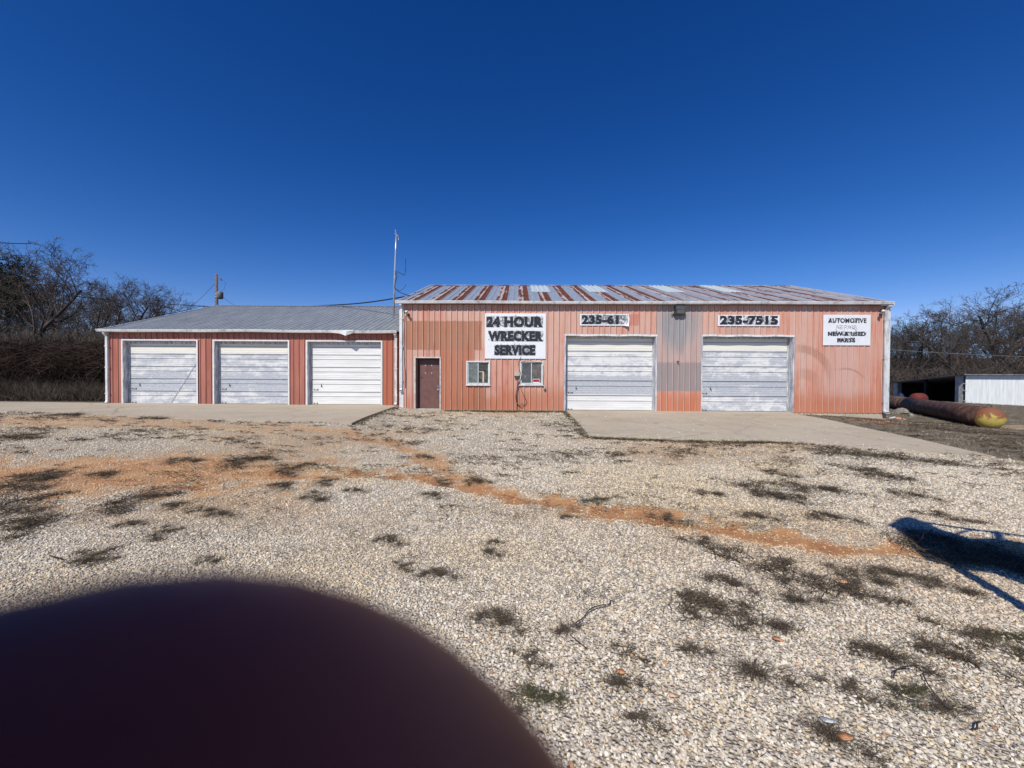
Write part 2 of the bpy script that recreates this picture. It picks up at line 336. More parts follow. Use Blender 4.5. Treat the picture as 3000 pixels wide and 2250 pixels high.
def door_mat(name, x0, w, h, z0, wear, grey_lo, seed, top=True, clean_foot=False):
    t = T(name, 0.38, 0.5, 0.0); X, Y, Z = t.sep()
    u = t.M('DIVIDE', t.M('SUBTRACT', X, x0), w); v = t.M('DIVIDE', t.M('SUBTRACT', Z, z0), h)
    n1 = t.noise(1.0, 6, 0.72, st=(0.8, 1, 7), loc=(seed, 0, seed*2)); n2 = t.noise(2.0, 6, 0.7, st=(1, 1, 1.6), loc=(seed*3, 1, 0), dist=0.4)
    n3 = t.noise(18, 4, 0.7, st=(0.5, 1, 2.2), loc=(seed, 2, 2))
    f = t.M('ADD', t.M('MULTIPLY', n1, 0.5), t.M('ADD', t.M('MULTIPLY', n2, 0.55), t.M('MULTIPLY', t.M('SUBTRACT', n3, 0.5), 0.25)))
    low = t.M('MULTIPLY', t.rng(v, 0.15, 0.28), t.rng(v, 0.40, 0.52, 1, 0))
    f = t.M('ADD', f, t.M('MULTIPLY', low, 0.12*grey_lo))
    grey = t.ramp(n3, [(0.3, (0.25, 0.285, 0.34)), (0.5, (0.40, 0.425, 0.46)), (0.7, (0.52, 0.54, 0.56))])
    white = t.mix(t.rng(n1, 0.4, 0.6), (0.66, 0.66, 0.635), (0.74, 0.74, 0.72))
    m = t.rng(f, 0.60-wear, 0.72-wear)
    gz = t.M('FRACT', t.M('DIVIDE', t.M('SUBTRACT', Z, 0.015), (h-0.02)/5)); band = t.M('MULTIPLY', t.rng(t.M('ABSOLUTE', t.M('SUBTRACT', gz, 0.5)), 0.44, 0.49, 0, 0.55), 1.0)
    if clean_foot: m = t.M('MULTIPLY', m, t.rng(v, 0.215, 0.225))
    if top: m = t.M('MULTIPLY', m, t.rng(t.M('ADD', v, t.M('MULTIPLY', t.M('SUBTRACT', n2, 0.5), 0.06)), 0.84, 0.80))
    c = t.mix(t.M('MULTIPLY', m, 0.92), white, grey)
    if top:
        tb = t.rng(t.M('ADD', v, t.M('MULTIPLY', t.M('SUBTRACT', n2, 0.5), 0.07)), 0.80, 0.85); c = t.mix(t.M('MULTIPLY', tb, 0.6), c, (0.74, 0.71, 0.58))
    c = t.mix(t.M('MAXIMUM', band, t.rng(t.M('ABSOLUTE', t.M('SUBTRACT', gz, 0.628)), 0.012, 0.03, 0.5, 0)), c, (0.10, 0.11, 0.13))
    t.col(c); t.rgh(t.rng(n2, 0.3, 0.7, 0.32, 0.55)); t.bump(t.noise(1.5, 3, 0.5), 0.008, 0.35); return t.m

def concrete():
    t = T('worn_concrete', 0.85, 0.2)
    n = t.noise(0.5, 6, 0.7); n2 = t.noise(6, 6, 0.7); n3 = t.noise(90, 3, 0.7)
    st = t.noise(1.0, 6, 0.65, st=(0.35, 2.2, 1), loc=(3, 1, 0), dist=0.6)
    c = t.ramp(n, [(0.3, (0.41, 0.335, 0.235)), (0.5, (0.50, 0.42, 0.305)), (0.7, (0.55, 0.475, 0.36))])
    c = t.mix(t.rng(n2, 0.3, 0.7, 0, 0.5), c, (0.40, 0.345, 0.27))
    c = t.mix(t.rng(n3, 0.35, 0.75, 0, 0.4), c, (0.33, 0.285, 0.23))
    c = t.mix(t.rng(st, 0.60, 0.72, 0, 0.6), c, (0.17, 0.155, 0.135))
    n4 = t.noise(2.2, 5, 0.6, loc=(7, 7, 0)); c = t.mix(t.rng(n4, 0.58, 0.72, 0, 0.35), c, (0.45, 0.29, 0.18))
    crk = t.n('ShaderNodeTexVoronoi', {'Vector': t.n('ShaderNodeVectorMath', {0: t.O, 1: t.n('ShaderNodeCombineXYZ', {0: t.M('MULTIPLY', n2, 0.5), 1: t.M('MULTIPLY', n, 0.8)}).outputs[0]}, operation='ADD').outputs[0], 'Scale': 0.28}, feature='DISTANCE_TO_EDGE').outputs[0]
    c = t.mix(t.rng(crk, 0.001, 0.005, 0.45, 0), c, (0.12, 0.105, 0.09))
    vr = t.n('ShaderNodeVectorRotate', {'Vector': t.O, 'Angle': 0.5}, rotation_type='Z_AXIS').outputs[0]
    sk_ = t.noise(1.0, 3, 0.5, vec=t.mp(vr, (0.7, 14, 1)), dist=0.8); ms = t.noise(0.45, 2, 0.5, loc=(2, 9, 0))
    c = t.mix(t.M('MULTIPLY', t.rng(sk_, 0.66, 0.70, 0, 0.7), t.rng(ms, 0.48, 0.58)), c, (0.07, 0.065, 0.06))
    spt = t.noise(1.6, 3, 0.5, loc=(8, 4, 0)); c = t.mix(t.rng(spt, 0.68, 0.74, 0, 0.45), c, (0.14, 0.125, 0.11))
    X, Y, Z = t.sep(); jl = t.rng(t.M('ABSOLUTE', t.M('SUBTRACT', t.M('FRACT', t.M('DIVIDE', t.M('ADD', X, 3.5), 6.1)), 0.5)), 0.0012, 0.0025, 0.5, 0); c = t.mix(jl, c, (0.13, 0.115, 0.095))
    jl = t.rng(t.M('ABSOLUTE', t.M('SUBTRACT', Y, 12.4)), 0.006, 0.014, 0.45, 0); c = t.mix(jl, c, (0.13, 0.115, 0.095))
    t.col(c); t.bump(t.M('ADD', n3, t.M('MULTIPLY', n2, 0.6)), 0.006, 0.5); return t.m
CONC = concrete()

# ------------------------------------------------------------------ ground layout (world metres)
def gline(pts): return np.array([[*on_ground(x, y).xy] for x, y in pts])
def dist_poly(P, L):
    d = np.full(len(P), 1e9)
    for a, b in zip(L[:-1], L[1:]):
        ab = b-a; t = np.clip(((P-a)@ab)/max(ab@ab, 1e-9), 0, 1); q = a+t[:, None]*ab
        d = np.minimum(d, np.hypot(P[:, 0]-q[:, 0], P[:, 1]-q[:, 1]))
    return d
def in_poly(P, poly):
    x, y = P[:, 0], P[:, 1]; c = np.zeros(len(P), bool); n = len(poly)
    for i in range(n):
        x1, y1 = poly[i]; x2, y2 = poly[(i+1) % n]
        m = ((y1 > y) != (y2 > y)); xi = (x2-x1)*(y-y1)/((y2-y1) if abs(y2-y1) > 1e-9 else 1e-9)+x1
        c ^= (m & (x < xi))
    return c
def vnoise(P, sc, seed=0):
    """smooth value noise, vectorised"""
    r = np.random.default_rng(seed).random((256, 256)); q = P*sc+1000.0
    i = np.floor(q).astype(int); f = q-i; f = f*f*(3-2*f); i0 = i % 256; i1 = (i+1) % 256
    a = r[i0[:, 0], i0[:, 1]]; b = r[i1[:, 0], i0[:, 1]]; c = r[i0[:, 0], i1[:, 1]]; d = r[i1[:, 0], i1[:, 1]]
    return (a*(1-f[:, 0])+b*f[:, 0])*(1-f[:, 1])+(c*(1-f[:, 0])+d*f[:, 0])*f[:, 1]
def fbm(P, sc, seed=0, o=4):
    s = 0; a = 0.5; t = 0
    for k in range(o): s = s+a*vnoise(P, sc*2**k, seed+k); t += a; a *= 0.55
    return s/t
TRACK1 = gline([(-400, 1228), (0, 1236), (340, 1245), (678, 1250), (1017, 1268), (1150, 1298), (1220, 1325), (1300, 1375), (1380, 1420)])
TRACK2 = gline([(600, 1420), (880, 1392), (1050, 1388), (1220, 1392), (1356, 1416), (1500, 1455), (1700, 1482), (1839, 1500), (2110, 1546), (2381, 1588), (2687, 1612), (3100, 1640)])
CLAYL = gline([(-900, 1400), (-300, 1400), (0, 1395), (300, 1385), (600, 1395), (800, 1390)])
LAPRON = [tuple(on_ground(x, y).xy) for x, y in ((1030, 1247), (700, 1236), (300, 1216), (0, 1206), (-500, 1201))]
LAPRON = LAPRON+[(-30, 17.2), (-17.1, 16.2), (-4.70, 16.2), (-4.70, 15.66)]
_ra = [(1727, 1282), (2042, 1294), (2314, 1297), (2517, 1316), (2700, 1329), (2917, 1341), (2700, 1291), (2517, 1252), (2420, 1230), (2326, 1214)]
RAPRON = [tuple(on_ground(x, y).xy) for x, y in _ra]
_a = MB_O+MB_R@Vector((on_main(1659, 1100)[0], 0.05, 0)); _b = MB_O+MB_R@Vector((on_main(2326, 1100)[0], 0.05, 0))
RAPRON = RAPRON+[(_b.x, _b.y), (_a.x, _a.y)]
DIRTR = [tuple(on_ground(x, y).xy) for x, y in ((2300, 1214), (2420, 1233), (2517, 1254), (2917, 1342), (3200, 1372), (3500, 1390))]+[(60, 9), (60, 60), (14, 60), (14, 15.5)]
def clay(P):
    w = fbm(P, 0.9, 5); w2 = fbm(P, 4.0, 9); n = fbm(P, 0.35, 21)
    d1 = dist_poly(P, TRACK1); d2 = dist_poly(P, TRACK2); d3 = dist_poly(P, CLAYL)
    j = (w-0.5)*0.5+(w2-0.5)*0.35
    j = j+(fbm(P, 7.0, 61)-0.5)*0.8
    a = S(0.42, 0.05, d1+j)*0.75; b = S(0.36, 0.04, d2+j*0.9)*1.0; c = S(1.7, 0.2, d3+j*3.0)*0.85
    left = S(-4, -9, P[:, 0])*S(12.5, 10.5, P[:, 1])*S(9.0, 10.2, P[:, 1])*0.55
    halo = S(1.6, 0.0, d2)*0.35*S(0.42, 0.6, w)*S(-2, 1, P[:, 0])
    broad = S(0.50, 0.68, n)*0.42*S(3.2, 4.6, P[:, 1])
    return np.clip(np.maximum.reduce([a, b, c, left, halo, broad]), 0, 1)
def rut(P): return -0.035*S(0.34, 0.08, dist_poly(P, TRACK2))-0.025*S(0.36, 0.08, dist_poly(P, TRACK1))
def grassy(P):
    m = in_poly(P, DIRTR).astype(float)
    w = fbm(P, 1.2, 33)
    m = np.maximum(m, ((P[:, 1] > 16.4) | (P[:, 0] < -17.2-0.0*P[:, 1]) & (P[:, 1] > 16.0)).astype(float))
    m = np.maximum(m, S(0.60, 0.25, np.abs(P[:, 1]-15.35)+(w-0.5)*0.7)*S(-3.5, -3.0, P[:, 0])*S(2.6, 2.2, P[:, 0]))
    return m
def build_ground():
    def axis(lo, hi, f0, f1, st, g):
        a = list(np.arange(f0, f1+1e-6, st)); s = st; x = f0
        L = []
        while x > lo: s *= g; x -= s; L.append(x)
        s = st; x = f1; R = []
        while x < hi: s *= g; x += s; R.append(x)
        return np.array(L[::-1]+a+R)
    xs = axis(-700, 700, -22, 22, 0.09, 1.16); ys = axis(-300, 900, 0.4, 17.5, 0.08, 1.16)
    X, Y = np.meshgrid(xs, ys); P = np.stack([X.ravel(), Y.ravel()], 1)
    Zv = ground_z(P[:, 0], P[:, 1]); sla = in_poly(P, LAPRON) | in_poly(P, RAPRON)
    Zv = Zv+(fbm(P, 2.5, 3)-0.5)*0.03*(P[:, 1] < 15.3)+rut(P)
    Zv = np.where(sla, Zv-0.03, Zv)
    V = np.concatenate([P, Zv[:, None]], 1); nx, ny = len(xs), len(ys)
    i = np.arange(nx*ny).reshape(ny, nx); Q = np.stack([i[:-1, :-1].ravel(), i[:-1, 1:].ravel(), i[1:, 1:].ravel(), i[1:, :-1].ravel()], 1)
    me = mesh_np('ground', V, Q)
    for nm, fn in (('clay', clay), ('grassy', grassy)):
        at = me.attributes.new(nm, 'FLOAT', 'POINT'); at.data.foreach_set('value', fn(P).astype(np.float32))
    t = T('gravel_and_clay_ground', 0.95, 0.15)
    cl = t.attr('clay'); gr = t.attr('grassy')
    big = t.noise(0.35, 5, 0.6); mid = t.noise(2.4, 6, 0.7); fine = t.noise(28, 4, 0.7); mic = t.noise(120, 3, 0.7)
    v1 = t.n('ShaderNodeTexVoronoi', {'Vector': t.O, 'Scale': 68.0, 'Randomness': 1.0}); vs = t.sep(v1.outputs['Color'])
    stone = t.ramp(vs[0], [(0.0, (0.38, 0.34, 0.28)), (0.16, (0.56, 0.49, 0.39)), (0.35, (0.68, 0.61, 0.50)), (0.55, (0.50, 0.445, 0.365)), (0.68, (0.74, 0.67, 0.56)), (0.8, (0.63, 0.51, 0.34)), (0.92, (0.57, 0.44, 0.29))], True)
    stone = t.mix(t.rng(v1.outputs['Distance'], 0.35, 0.62, 0, 0.75), stone, (0.30, 0.245, 0.17))
    stone = t.mix(t.rng(fine, 0.40, 0.70, 0, 0.4), stone, (0.37, 0.305, 0.215))
    stone = t.mix(t.rng(big, 0.45, 0.65, 0, 0.35), stone, (0.58, 0.46, 0.32))
    soil = t.ramp(mid, [(0.3, (0.33, 0.125, 0.036)), (0.5, (0.49, 0.225, 0.075)), (0.7, (0.57, 0.35, 0.155))])
    soil = t.mix(t.rng(fine, 0.35, 0.7, 0.0, 0.6), soil, (0.58, 0.43, 0.27)); soil = t.mix(t.rng(mic, 0.5, 0.7, 0.0, 0.5), soil, (0.20, 0.10, 0.05))
    soil = t.mix(t.M('MULTIPLY', t.rng(cl, 0.6, 1.0, 0, 0.7), t.rng(mid, 0.35, 0.6, 1, 0.5)), soil, (0.36, 0.135, 0.045))
    k = t.M('ADD', cl, t.M('ADD', t.M('MULTIPLY', t.M('SUBTRACT', mid, 0.5), 0.7), t.M('MULTIPLY', t.M('SUBTRACT', fine, 0.5), 0.9)))
    c = t.mix(t.M('MULTIPLY', t.rng(k, 0.18, 0.85), 0.9), stone, soil)
    # dark organic bits caught between the stones
    org = t.noise(3.2, 6, 0.75, st=(0.7, 1.6, 1), loc=(5, 9, 0)); c = t.mix(t.M('MULTIPLY', t.rng(org, 0.62, 0.72), t.rng(fine, 0.42, 0.56, 0, 0.75)), c, (0.07, 0.055, 0.04))
    gcol = t.ramp(mid, [(0.3, (0.12, 0.098, 0.072)), (0.5, (0.20, 0.165, 0.12)), (0.68, (0.30, 0.245, 0.17))])
    gcol = t.mix(t.rng(fine, 0.35, 0.7, 0, 0.5), gcol, (0.11, 0.092, 0.068))
    X_, Y_, Z_ = t.sep()
    ox, oy = on_ground(2575, 1238).xy
    dd = t.M('SQRT', t.M('ADD', t.M('POWER', t.M('DIVIDE', t.M('SUBTRACT', X_, ox), 1.3), 2), t.M('POWER', t.M('DIVIDE', t.M('SUBTRACT', Y_, oy), 0.75), 2)))
    gcol = t.mix(t.rng(t.M('ADD', dd, t.M('MULTIPLY', t.M('SUBTRACT', mid, 0.5), 1.6)), 0.95, 0.5, 0, 0.85), gcol, (0.42, 0.13, 0.055))
    sx, sy = on_ground(3010, 1252).xy
    dd = t.M('SQRT', t.M('ADD', t.M('POWER', t.M('DIVIDE', t.M('SUBTRACT', X_, sx), 1.8), 2), t.M('POWER', t.M('DIVIDE', t.M('SUBTRACT', Y_, sy), 0.8), 2)))
    gcol = t.mix(t.rng(dd, 1.05, 0.7, 0, 0.9), gcol, (0.50, 0.38, 0.22))
    c = t.mix(t.rng(t.M('ADD', gr, t.M('MULTIPLY', t.M('SUBTRACT', mid, 0.5), 0.5)), 0.35, 0.65), c, gcol)
    t.col(c)
    h = t.M('SUBTRACT', t.M('MULTIPLY', fine, 0.6), t.M('MULTIPLY', v1.outputs['Distance'], t.rng(cl, 0.3, 0.9, 1.0, 0.3)))
    t.bump(h, 0.018, 0.9)
    o = link('ground', me, t.m, None, True); tag(o, kind='structure')
build_ground()

def slab(name, poly, mat, label=None, thick=0.22, lift=0.0, zf=slab_z):
    bm = bmesh.new(); vs = [bm.verts.new((x, y, 0)) for x, y in poly]; f = bm.faces.new(vs)
    bmesh.ops.recalc_face_normals(bm, faces=[f])
    if f.normal.z < 0: f.normal_flip()
    xs = [p[0] for p in poly]; ys = [p[1] for p in poly]
    for x in np.arange(math.ceil(min(xs)), max(xs), 0.5): bmesh.ops.bisect_plane(bm, geom=bm.verts[:]+bm.edges[:]+bm.faces[:], plane_co=(x, 0, 0), plane_no=(1, 0, 0))
    for y in np.arange(math.ceil(min(ys)), max(ys), 0.5): bmesh.ops.bisect_plane(bm, geom=bm.verts[:]+bm.edges[:]+bm.faces[:], plane_co=(0, y, 0), plane_no=(0, 1, 0))
    for v in bm.verts: v.co.z = float(zf(v.co.x, v.co.y))+lift
    be = [e for e in bm.edges if e.is_boundary]
    r = bmesh.ops.extrude_edge_only(bm, edges=be)
    for v in [g for g in r['geom'] if isinstance(g, bmesh.types.BMVert)]: v.co.z -= thick
    me = bpy.data.meshes.new(name); bm.to_mesh(me); bm.free()
    o = link(name, me, mat); tag(o, label, kind='structure'); return o
slab('concrete_apron', LAPRON, CONC, 'long concrete apron in front of the three doors of the low wing')
slab('concrete_apron', RAPRON, CONC, 'wide concrete apron in front of the two large garage doors')
def mp2(s, d): p = MB_O+MB_R@Vector((s, d, 0)); return (p.x, p.y)
s_door1 = on_main(1659, 1100)[0]
slab('concrete_walk', [mp2(0.1, -0.62), mp2(1.75, -0.62), mp2(1.9, -0.16), mp2(s_door1-0.03, -0.16), mp2(s_door1-0.03, 0.02), mp2(0.1, 0.02)], CONC,
     'narrow concrete strip along the foot of the office wall', zf=lambda x, y: 0.213+0*x)

# ------------------------------------------------------------------ ribbed sheet walls
RP = 0.2286
def rib_profile(a, b, rib=0.026, minor=0.003, big=0.022):
    pts = {a, b}; k0 = int(math.floor(a/RP))-1; k1 = int(math.ceil(b/RP))+1
    segs = []
    for k in range(k0, k1+1):
        c = k*RP
        segs += [(c-0.030, 0), (c-0.012, -rib), (c+0.012, -rib), (c+0.030, 0)]
        for q in (0.33, 0.67): segs += [(c+RP*q-0.012, 0), (c+RP*q-0.005, -minor), (c+RP*q+0.005, -minor), (c+RP*q+0.012, 0)]
    segs.sort(); xs = [p[0] for p in segs]; ys = [p[1] for p in segs]
    def f(x): return float(np.interp(x, xs, ys))
    out = sorted({a, b}|{x for x in xs if a < x < b})
    return out, f
def wall_sheet(a, b, z0, ztop, holes, y=0.0):
    """one ribbed sheet between a and b (along x), cut round the openings; ztop may be a function of x"""
    br, f = rib_profile(a, b); br = sorted(set(br) | {h[i] for h in holes for i in (0, 1) if a < h[i] < b})
    V = []; Q = []
    zt = ztop if callable(ztop) else (lambda x: ztop)
    for x0, x1 in zip(br[:-1], br[1:]):
        if x1-x0 < 1e-5: continue
        m = (x0+x1)/2; rngs = [(z0, None)]
        for h in holes:
            if h[0] < m < h[1]:
                nr = []
                for lo, hi in rngs:
                    top = zt(m) if hi is None else hi
                    if h[2] > lo+1e-4: nr.append((lo, min(h[2], top)))
                    if h[3] < top-1e-4: nr.append((max(h[3], lo), hi))
                rngs = nr
        for lo, hi in rngs:
            b0 = len(V); V += [(x0, y+f(x0), lo), (x1, y+f(x1), lo), (x1, y+f(x1), zt(x1) if hi is None else hi), (x0, y+f(x0), zt(x0) if hi is None else hi)]
            Q.append((b0, b0+1, b0+2, b0+3))
    return V, Q
def roof_sheet(a, b, y0, z0, y1, z1, nseg=6):
    br, f = rib_profile(a, b, 0.022); V = []; Q = []
    L = math.hypot(y1-y0, z1-z0); ny, nz = -(z1-z0)/L, (y1-y0)/L
    for i in range(nseg+1):
        t = i/nseg
        for x in br:
            h = -f(x); V.append((x, y0+(y1-y0)*t+ny*h, z0+(z1-z0)*t+nz*h))
    n = len(br)
    for i in range(nseg):
        for k in range(n-1): Q.append((i*n+k, i*n+k+1, (i+1)*n+k+1, (i+1)*n+k))
    return V, Q
def gutter_mesh(a, b, y, z, sag=0.0):
    """open box gutter hung on the eave, y is the wall side"""
    prof = [(0, 0.105), (0, 0.0), (-0.085, 0.0), (-0.105, 0.03), (-0.105, 0.055), (-0.12, 0.075), (-0.12, 0.105), (-0.114, 0.105), (-0.114, 0.078), (-0.099, 0.056), (-0.08, 0.006), (-0.006, 0.006), (-0.006, 0.105)]
    n = len(prof); N = 28; V = []; Q = []; rr = random.Random(int(abs(a*10+b)))
    ph = [rr.uniform(0, 6) for _ in range(4)]
    for i in range(N+1):
        t = i/N; x = a+(b-a)*t; dz = sag*(math.sin(t*9+ph[0])*0.5+math.sin(t*23+ph[1])*0.3)
        dy = sag*0.8*math.sin(t*14+ph[2])
        for py, pz in prof: V.append((x, y+py+dy*(py/-0.12), z+pz+dz))
    for i in range(N):
        for k in range(n-1): Q.append((i*n+k, i*n+k+1, (i+1)*n+k+1, (i+1)*n+k))
    m = MB(); m.add(V, Q); m.add([V[k] for k in range(n)], [tuple(range(n))]); m.add([V[N*n+k] for k in range(n)], [tuple(range(n))])
    return m

def make_shell(root, W, D, H, rise, holes, wm, rm, overhang, panel_label=None, roof_skip=None, zridge=None):
    # front sheets
    k = 0; a = 0.0
    while a < W-0.01:
        b = min(a+0.9144, W); V, Q = wall_sheet(a, b, 0.0, H-0.02, holes); m = MB(); m.add(V, Q)
        if Q:
            m2 = m.mesh('wall_panel'); link('wall_panel', m2, wm, root)
        a = b
    # side and back walls: ribbed sheets joined per wall (not in view)
    for side in (0, 1):
        zt = lambda u: H-0.02+(rise*(1-abs(u-D/2)/(D/2)))-0.05
        V, Q = wall_sheet(0.03, D-0.03, 0, zt, [], 0.0)
        # split at the ridge
        if side == 0: V = [(0.012+yy, x, z) for x, yy, z in V]
        else: V = [(W-0.012-yy, x, z) for x, yy, z in V]
        m = MB(); m.add(V, Q); link('side_wall', m.mesh('side_wall'), wm, root)
    V, Q = wall_sheet(0, W, 0, H-0.02, []); m = MB(); m.add([(x, D-yy, z) for x, yy, z in V], Q); link('back_wall', m.mesh('back_wall'), wm, root)
    # floor slab edge
    MB().box(0.02, W-0.02, 0.02, D-0.02, -0.35, 0.012).build('floor_slab', CONC, root)

# ---------------------------------------------------------------- doors
def garage_door(root, x0, x1, z1, rec, mat, sections, label, frame_mat, handles=True, bent=0.0):
    """opening x0..x1 up to z1, door leaf recessed by rec"""
    w = x1-x0; g = MB()
    # reveal lining: jambs and head of the opening
    fr = MB(); fr.box(x0-0.055, x0-0.001, -0.032, rec+0.03, 0.004, z1+0.05); fr.box(x1+0.001, x1+0.055, -0.032, rec+0.03, 0.004, z1+0.05); fr.box(x0, x1, -0.030, rec+0.03, z1+0.001, z1+0.05)
    d = fr.build('garage_door', frame_mat, root, bevel=0.003); d['label'] = label
    bk = MB().box(x0+0.002, x1-0.002, rec+0.05, rec+0.06, 0.01, z1-0.002).build('door_backing', DARKM, d)
    inner = MB().box(x0+0.002, x0+0.07, rec-0.035, rec-0.002, 0.01, z1-0.004).box(x1-0.04, x1-0.002, rec-0.02, rec-0.002, 0.01, z1-0.004).box(x0+0.07, x1-0.04, rec-0.03, rec-0.002, z1-0.09, z1-0.004).build('stop_moulding', frame_mat, d)
    h = (z1-0.02)/sections
    for k in range(sections):
        z = 0.015+k*h; pts = []
        def P(fr_, y): pts.append((z+h*fr_, rec+y))
        P(0, 0.03); P(0.003, 0.03); P(0.022, 0.0)
        for c in (0.16, 0.30, 0.45): P(c-0.03, 0); P(c-0.018, 0.004); P(c+0.018, 0.004); P(c+0.03, 0)
        P(0.605, 0); P(0.617, 0.018); P(0.640, 0.018); P(0.652, 0)
        for c in (0.76, 0.88): P(c-0.03, 0); P(c-0.018, 0.004); P(c+0.018, 0.004); P(c+0.03, 0)
        P(0.976, 0.0); P(0.982, 0.03); P(0.999, 0.03)
        m = MB(); N = 10; V = []
        for i in range(N+1):
            x = x0+0.004+(w-0.008)*i/N
            for zz, yy in pts: V.append((x, yy+bent*math.sin(i*1.7+k)*0.3, zz+bent*math.sin(i*1.1+k*2)*0.2))
        n = len(pts); m.add(V, [(i*n+j, (i+1)*n+j, (i+1)*n+j+1, i*n+j+1) for i in range(N) for j in range(n-1)])
        link('door_panel', m.mesh('door_panel'), mat, d)
    if handles:
        for hx, hz, hw in ((x0+0.23, z1*0.245, 0.16), (x0+0.22, 0.06, 0.14)):
            m = MB(); m.tube([(hx-hw/2, rec, hz), (hx-hw/2, rec-0.04, hz), (hx+hw/2, rec-0.04, hz), (hx+hw/2, rec, hz)], 0.008, 6); m.box(hx-hw/2-0.02, hx-hw/2+0.02, rec-0.006, rec+0.001, hz-0.025, hz+0.025); m.box(hx+hw/2-0.02, hx+hw/2+0.02, rec-0.006, rec+0.001, hz-0.025, hz+0.025)
            m.build('handle', DARKM, d)
        m = MB(); lx, lz = x0+0.46, z1*0.30; m.tube([(lx, rec-0.012, lz+0.10), (lx+0.01, rec-0.016, lz), (lx+0.05, rec-0.014, lz-0.06)], 0.009, 5); m.box(lx-0.02, lx+0.03, rec-0.012, rec, lz-0.03, lz+0.03)
        m.build('latch', DARKM, d)
    return d

# ================================================================= MAIN BUILDING
main = empty('garage_building', MB_O, TH, 'tall faded red metal garage with rusty roof and two large doors', 'garage')
def hole(px0, py0, px1): a = on_main(px0, py0); b = on_main(px1, py0); return a[0], b[0], a[1]
g1 = hole(1658, 983, 1921); g2 = hole(2059, 984.5, 2323)
od = hole(1218, 1049, 1288.5)
w1 = (*[on_main(x, 1090)[0] for x in (1368.5, 1434)], on_main(1400, 1126)[1], on_main(1400, 1059.5)[1])
w2 = (*[on_main(x, 1090)[0] for x in (1524.5, 1590)], on_main(1560, 1126)[1], on_main(1560, 1059.5)[1])
holes = [(g1[0], g1[1], -1, g1[2]), (g2[0], g2[1], -1, g2[2]), (od[0], od[1], -1, od[2]), w1, w2]
EAVE_Y = -0.16
RISE = 2.0
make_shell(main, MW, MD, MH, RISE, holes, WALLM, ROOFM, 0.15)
# roof: sheets on the front slope
ez, rz_ = MH+0.05, MH+0.05+RISE*(MD/2+0.16)/(MD/2)
sky_px = [(1497, 0), (1667-30, 1), (1878, 2), (2060, 3)]
skyk = {6: 1, 9: 1, 13: 1, 16: 1}
a = -0.08; k = 0
while a < MW+0.02:
    b = min(a+0.9144, MW+0.03)
    if k in skyk:
        t0 = 0.52; ym = EAVE_Y+(MD/2-EAVE_Y)*t0; zm = ez+(rz_-ez)*t0
        V, Q = roof_sheet(a, b, EAVE_Y, ez, ym+0.15, zm+0.15*(rz_-ez)/(MD/2-EAVE_Y), 4); m = MB(); m.add(V, Q); link('roof_panel', m.mesh('roof_panel'), ROOFM, main)
        V, Q = roof_sheet(a, b, ym, zm+0.012, MD/2, rz_+0.012, 4); m = MB(); m.add(V, Q); o = link('roof_panel', m.mesh('roof_panel'), SKYL, main); o['label'] = 'pale newer roof sheet below the ridge'
        for q in range(5):
            xr = round(a/RP)*RP+q*RP
            if a <= xr <= b:
                mr = MB(); L = Vector((0, MD/2-ym, rz_-zm)); nn = Vector((0, -L.z, L.y)).normalized()
                mr.prism([Vector((xr-0.02, ym, zm+0.012))+nn*0.02, Vector((xr+0.02, ym, zm+0.012))+nn*0.02, Vector((xr+0.012, ym, zm+0.012))+nn*0.034, Vector((xr-0.012, ym, zm+0.012))+nn*0.034], L)
                mr.build('roof_rib', WHITE, o)
    else:
        V, Q = roof_sheet(a, b, EAVE_Y, ez, MD/2, rz_, 8); m = MB(); m.add(V, Q); link('roof_panel', m.mesh('roof_panel'), ROOFM, main)
    a = b; k += 1
V, Q = roof_sheet(-0.08, MW+0.08, MD-EAVE_Y, ez, MD/2, rz_, 2); m = MB(); m.add(V, Q); link('back_roof', m.mesh('back_roof'), ROOFM, main)
m = MB(); m.add([(-0.1, MD/2-0.16, rz_-0.028), (MW+0.1, MD/2-0.16, rz_-0.028), (MW+0.1, MD/2, rz_+0.045), (-0.1, MD/2, rz_+0.045), (-0.1, MD/2+0.16, rz_-0.028), (MW+0.1, MD/2+0.16, rz_-0.028)], [(0, 1, 2, 3), (3, 2, 5, 4)]); m.build('ridge_cap', RUSTCAP, main)
# rake trims
for x, sgn in ((-0.085, -1), (MW+0.033, 1)):
    for y0, y1 in ((EAVE_Y, MD/2), (MD-EAVE_Y, MD/2)):
        L = Vector((0, y1-y0, rz_-ez)); x0 = x if sgn > 0 else x-0.03
        MB().prism([(x0, y0, ez-0.09), (x0+0.03, y0, ez-0.09), (x0+0.03, y0, ez+0.04), (x0, y0, ez+0.04)], L).build('rake_trim', DWHITE, main)
# soffit and gutter
MB().box(-0.05, MW+0.05, EAVE_Y+0.02, -0.021, MH-0.012, MH+0.012).build('soffit', DARKM, main)
gutter_mesh(-0.14, MW-0.06, EAVE_Y, MH-0.03, 0.012).build('gutter', DWHITE, main)
MB().box(-0.03, 0.145, -0.036, -0.021, 0.0, MH-0.04).box(-0.03, -0.015, -0.021, 0.2, 0.0, MH-0.04).build('corner_trim', DWHITE, main)
MB().box(MW-0.14, MW+0.03, -0.036, -0.021, 0.0, MH-0.04).box(MW+0.015, MW+0.03, -0.021, 0.2, 0.0, MH-0.04).build('corner_trim', DWHITE, main)
MB().box(0.15, s_door1-0.1, -0.03, 0.0, -0.02, 0.02).build('base_trim', simple('grimy_base_trim', (0.22, 0.14, 0.11), (0.35, 0.25, 0.2), 8), main)
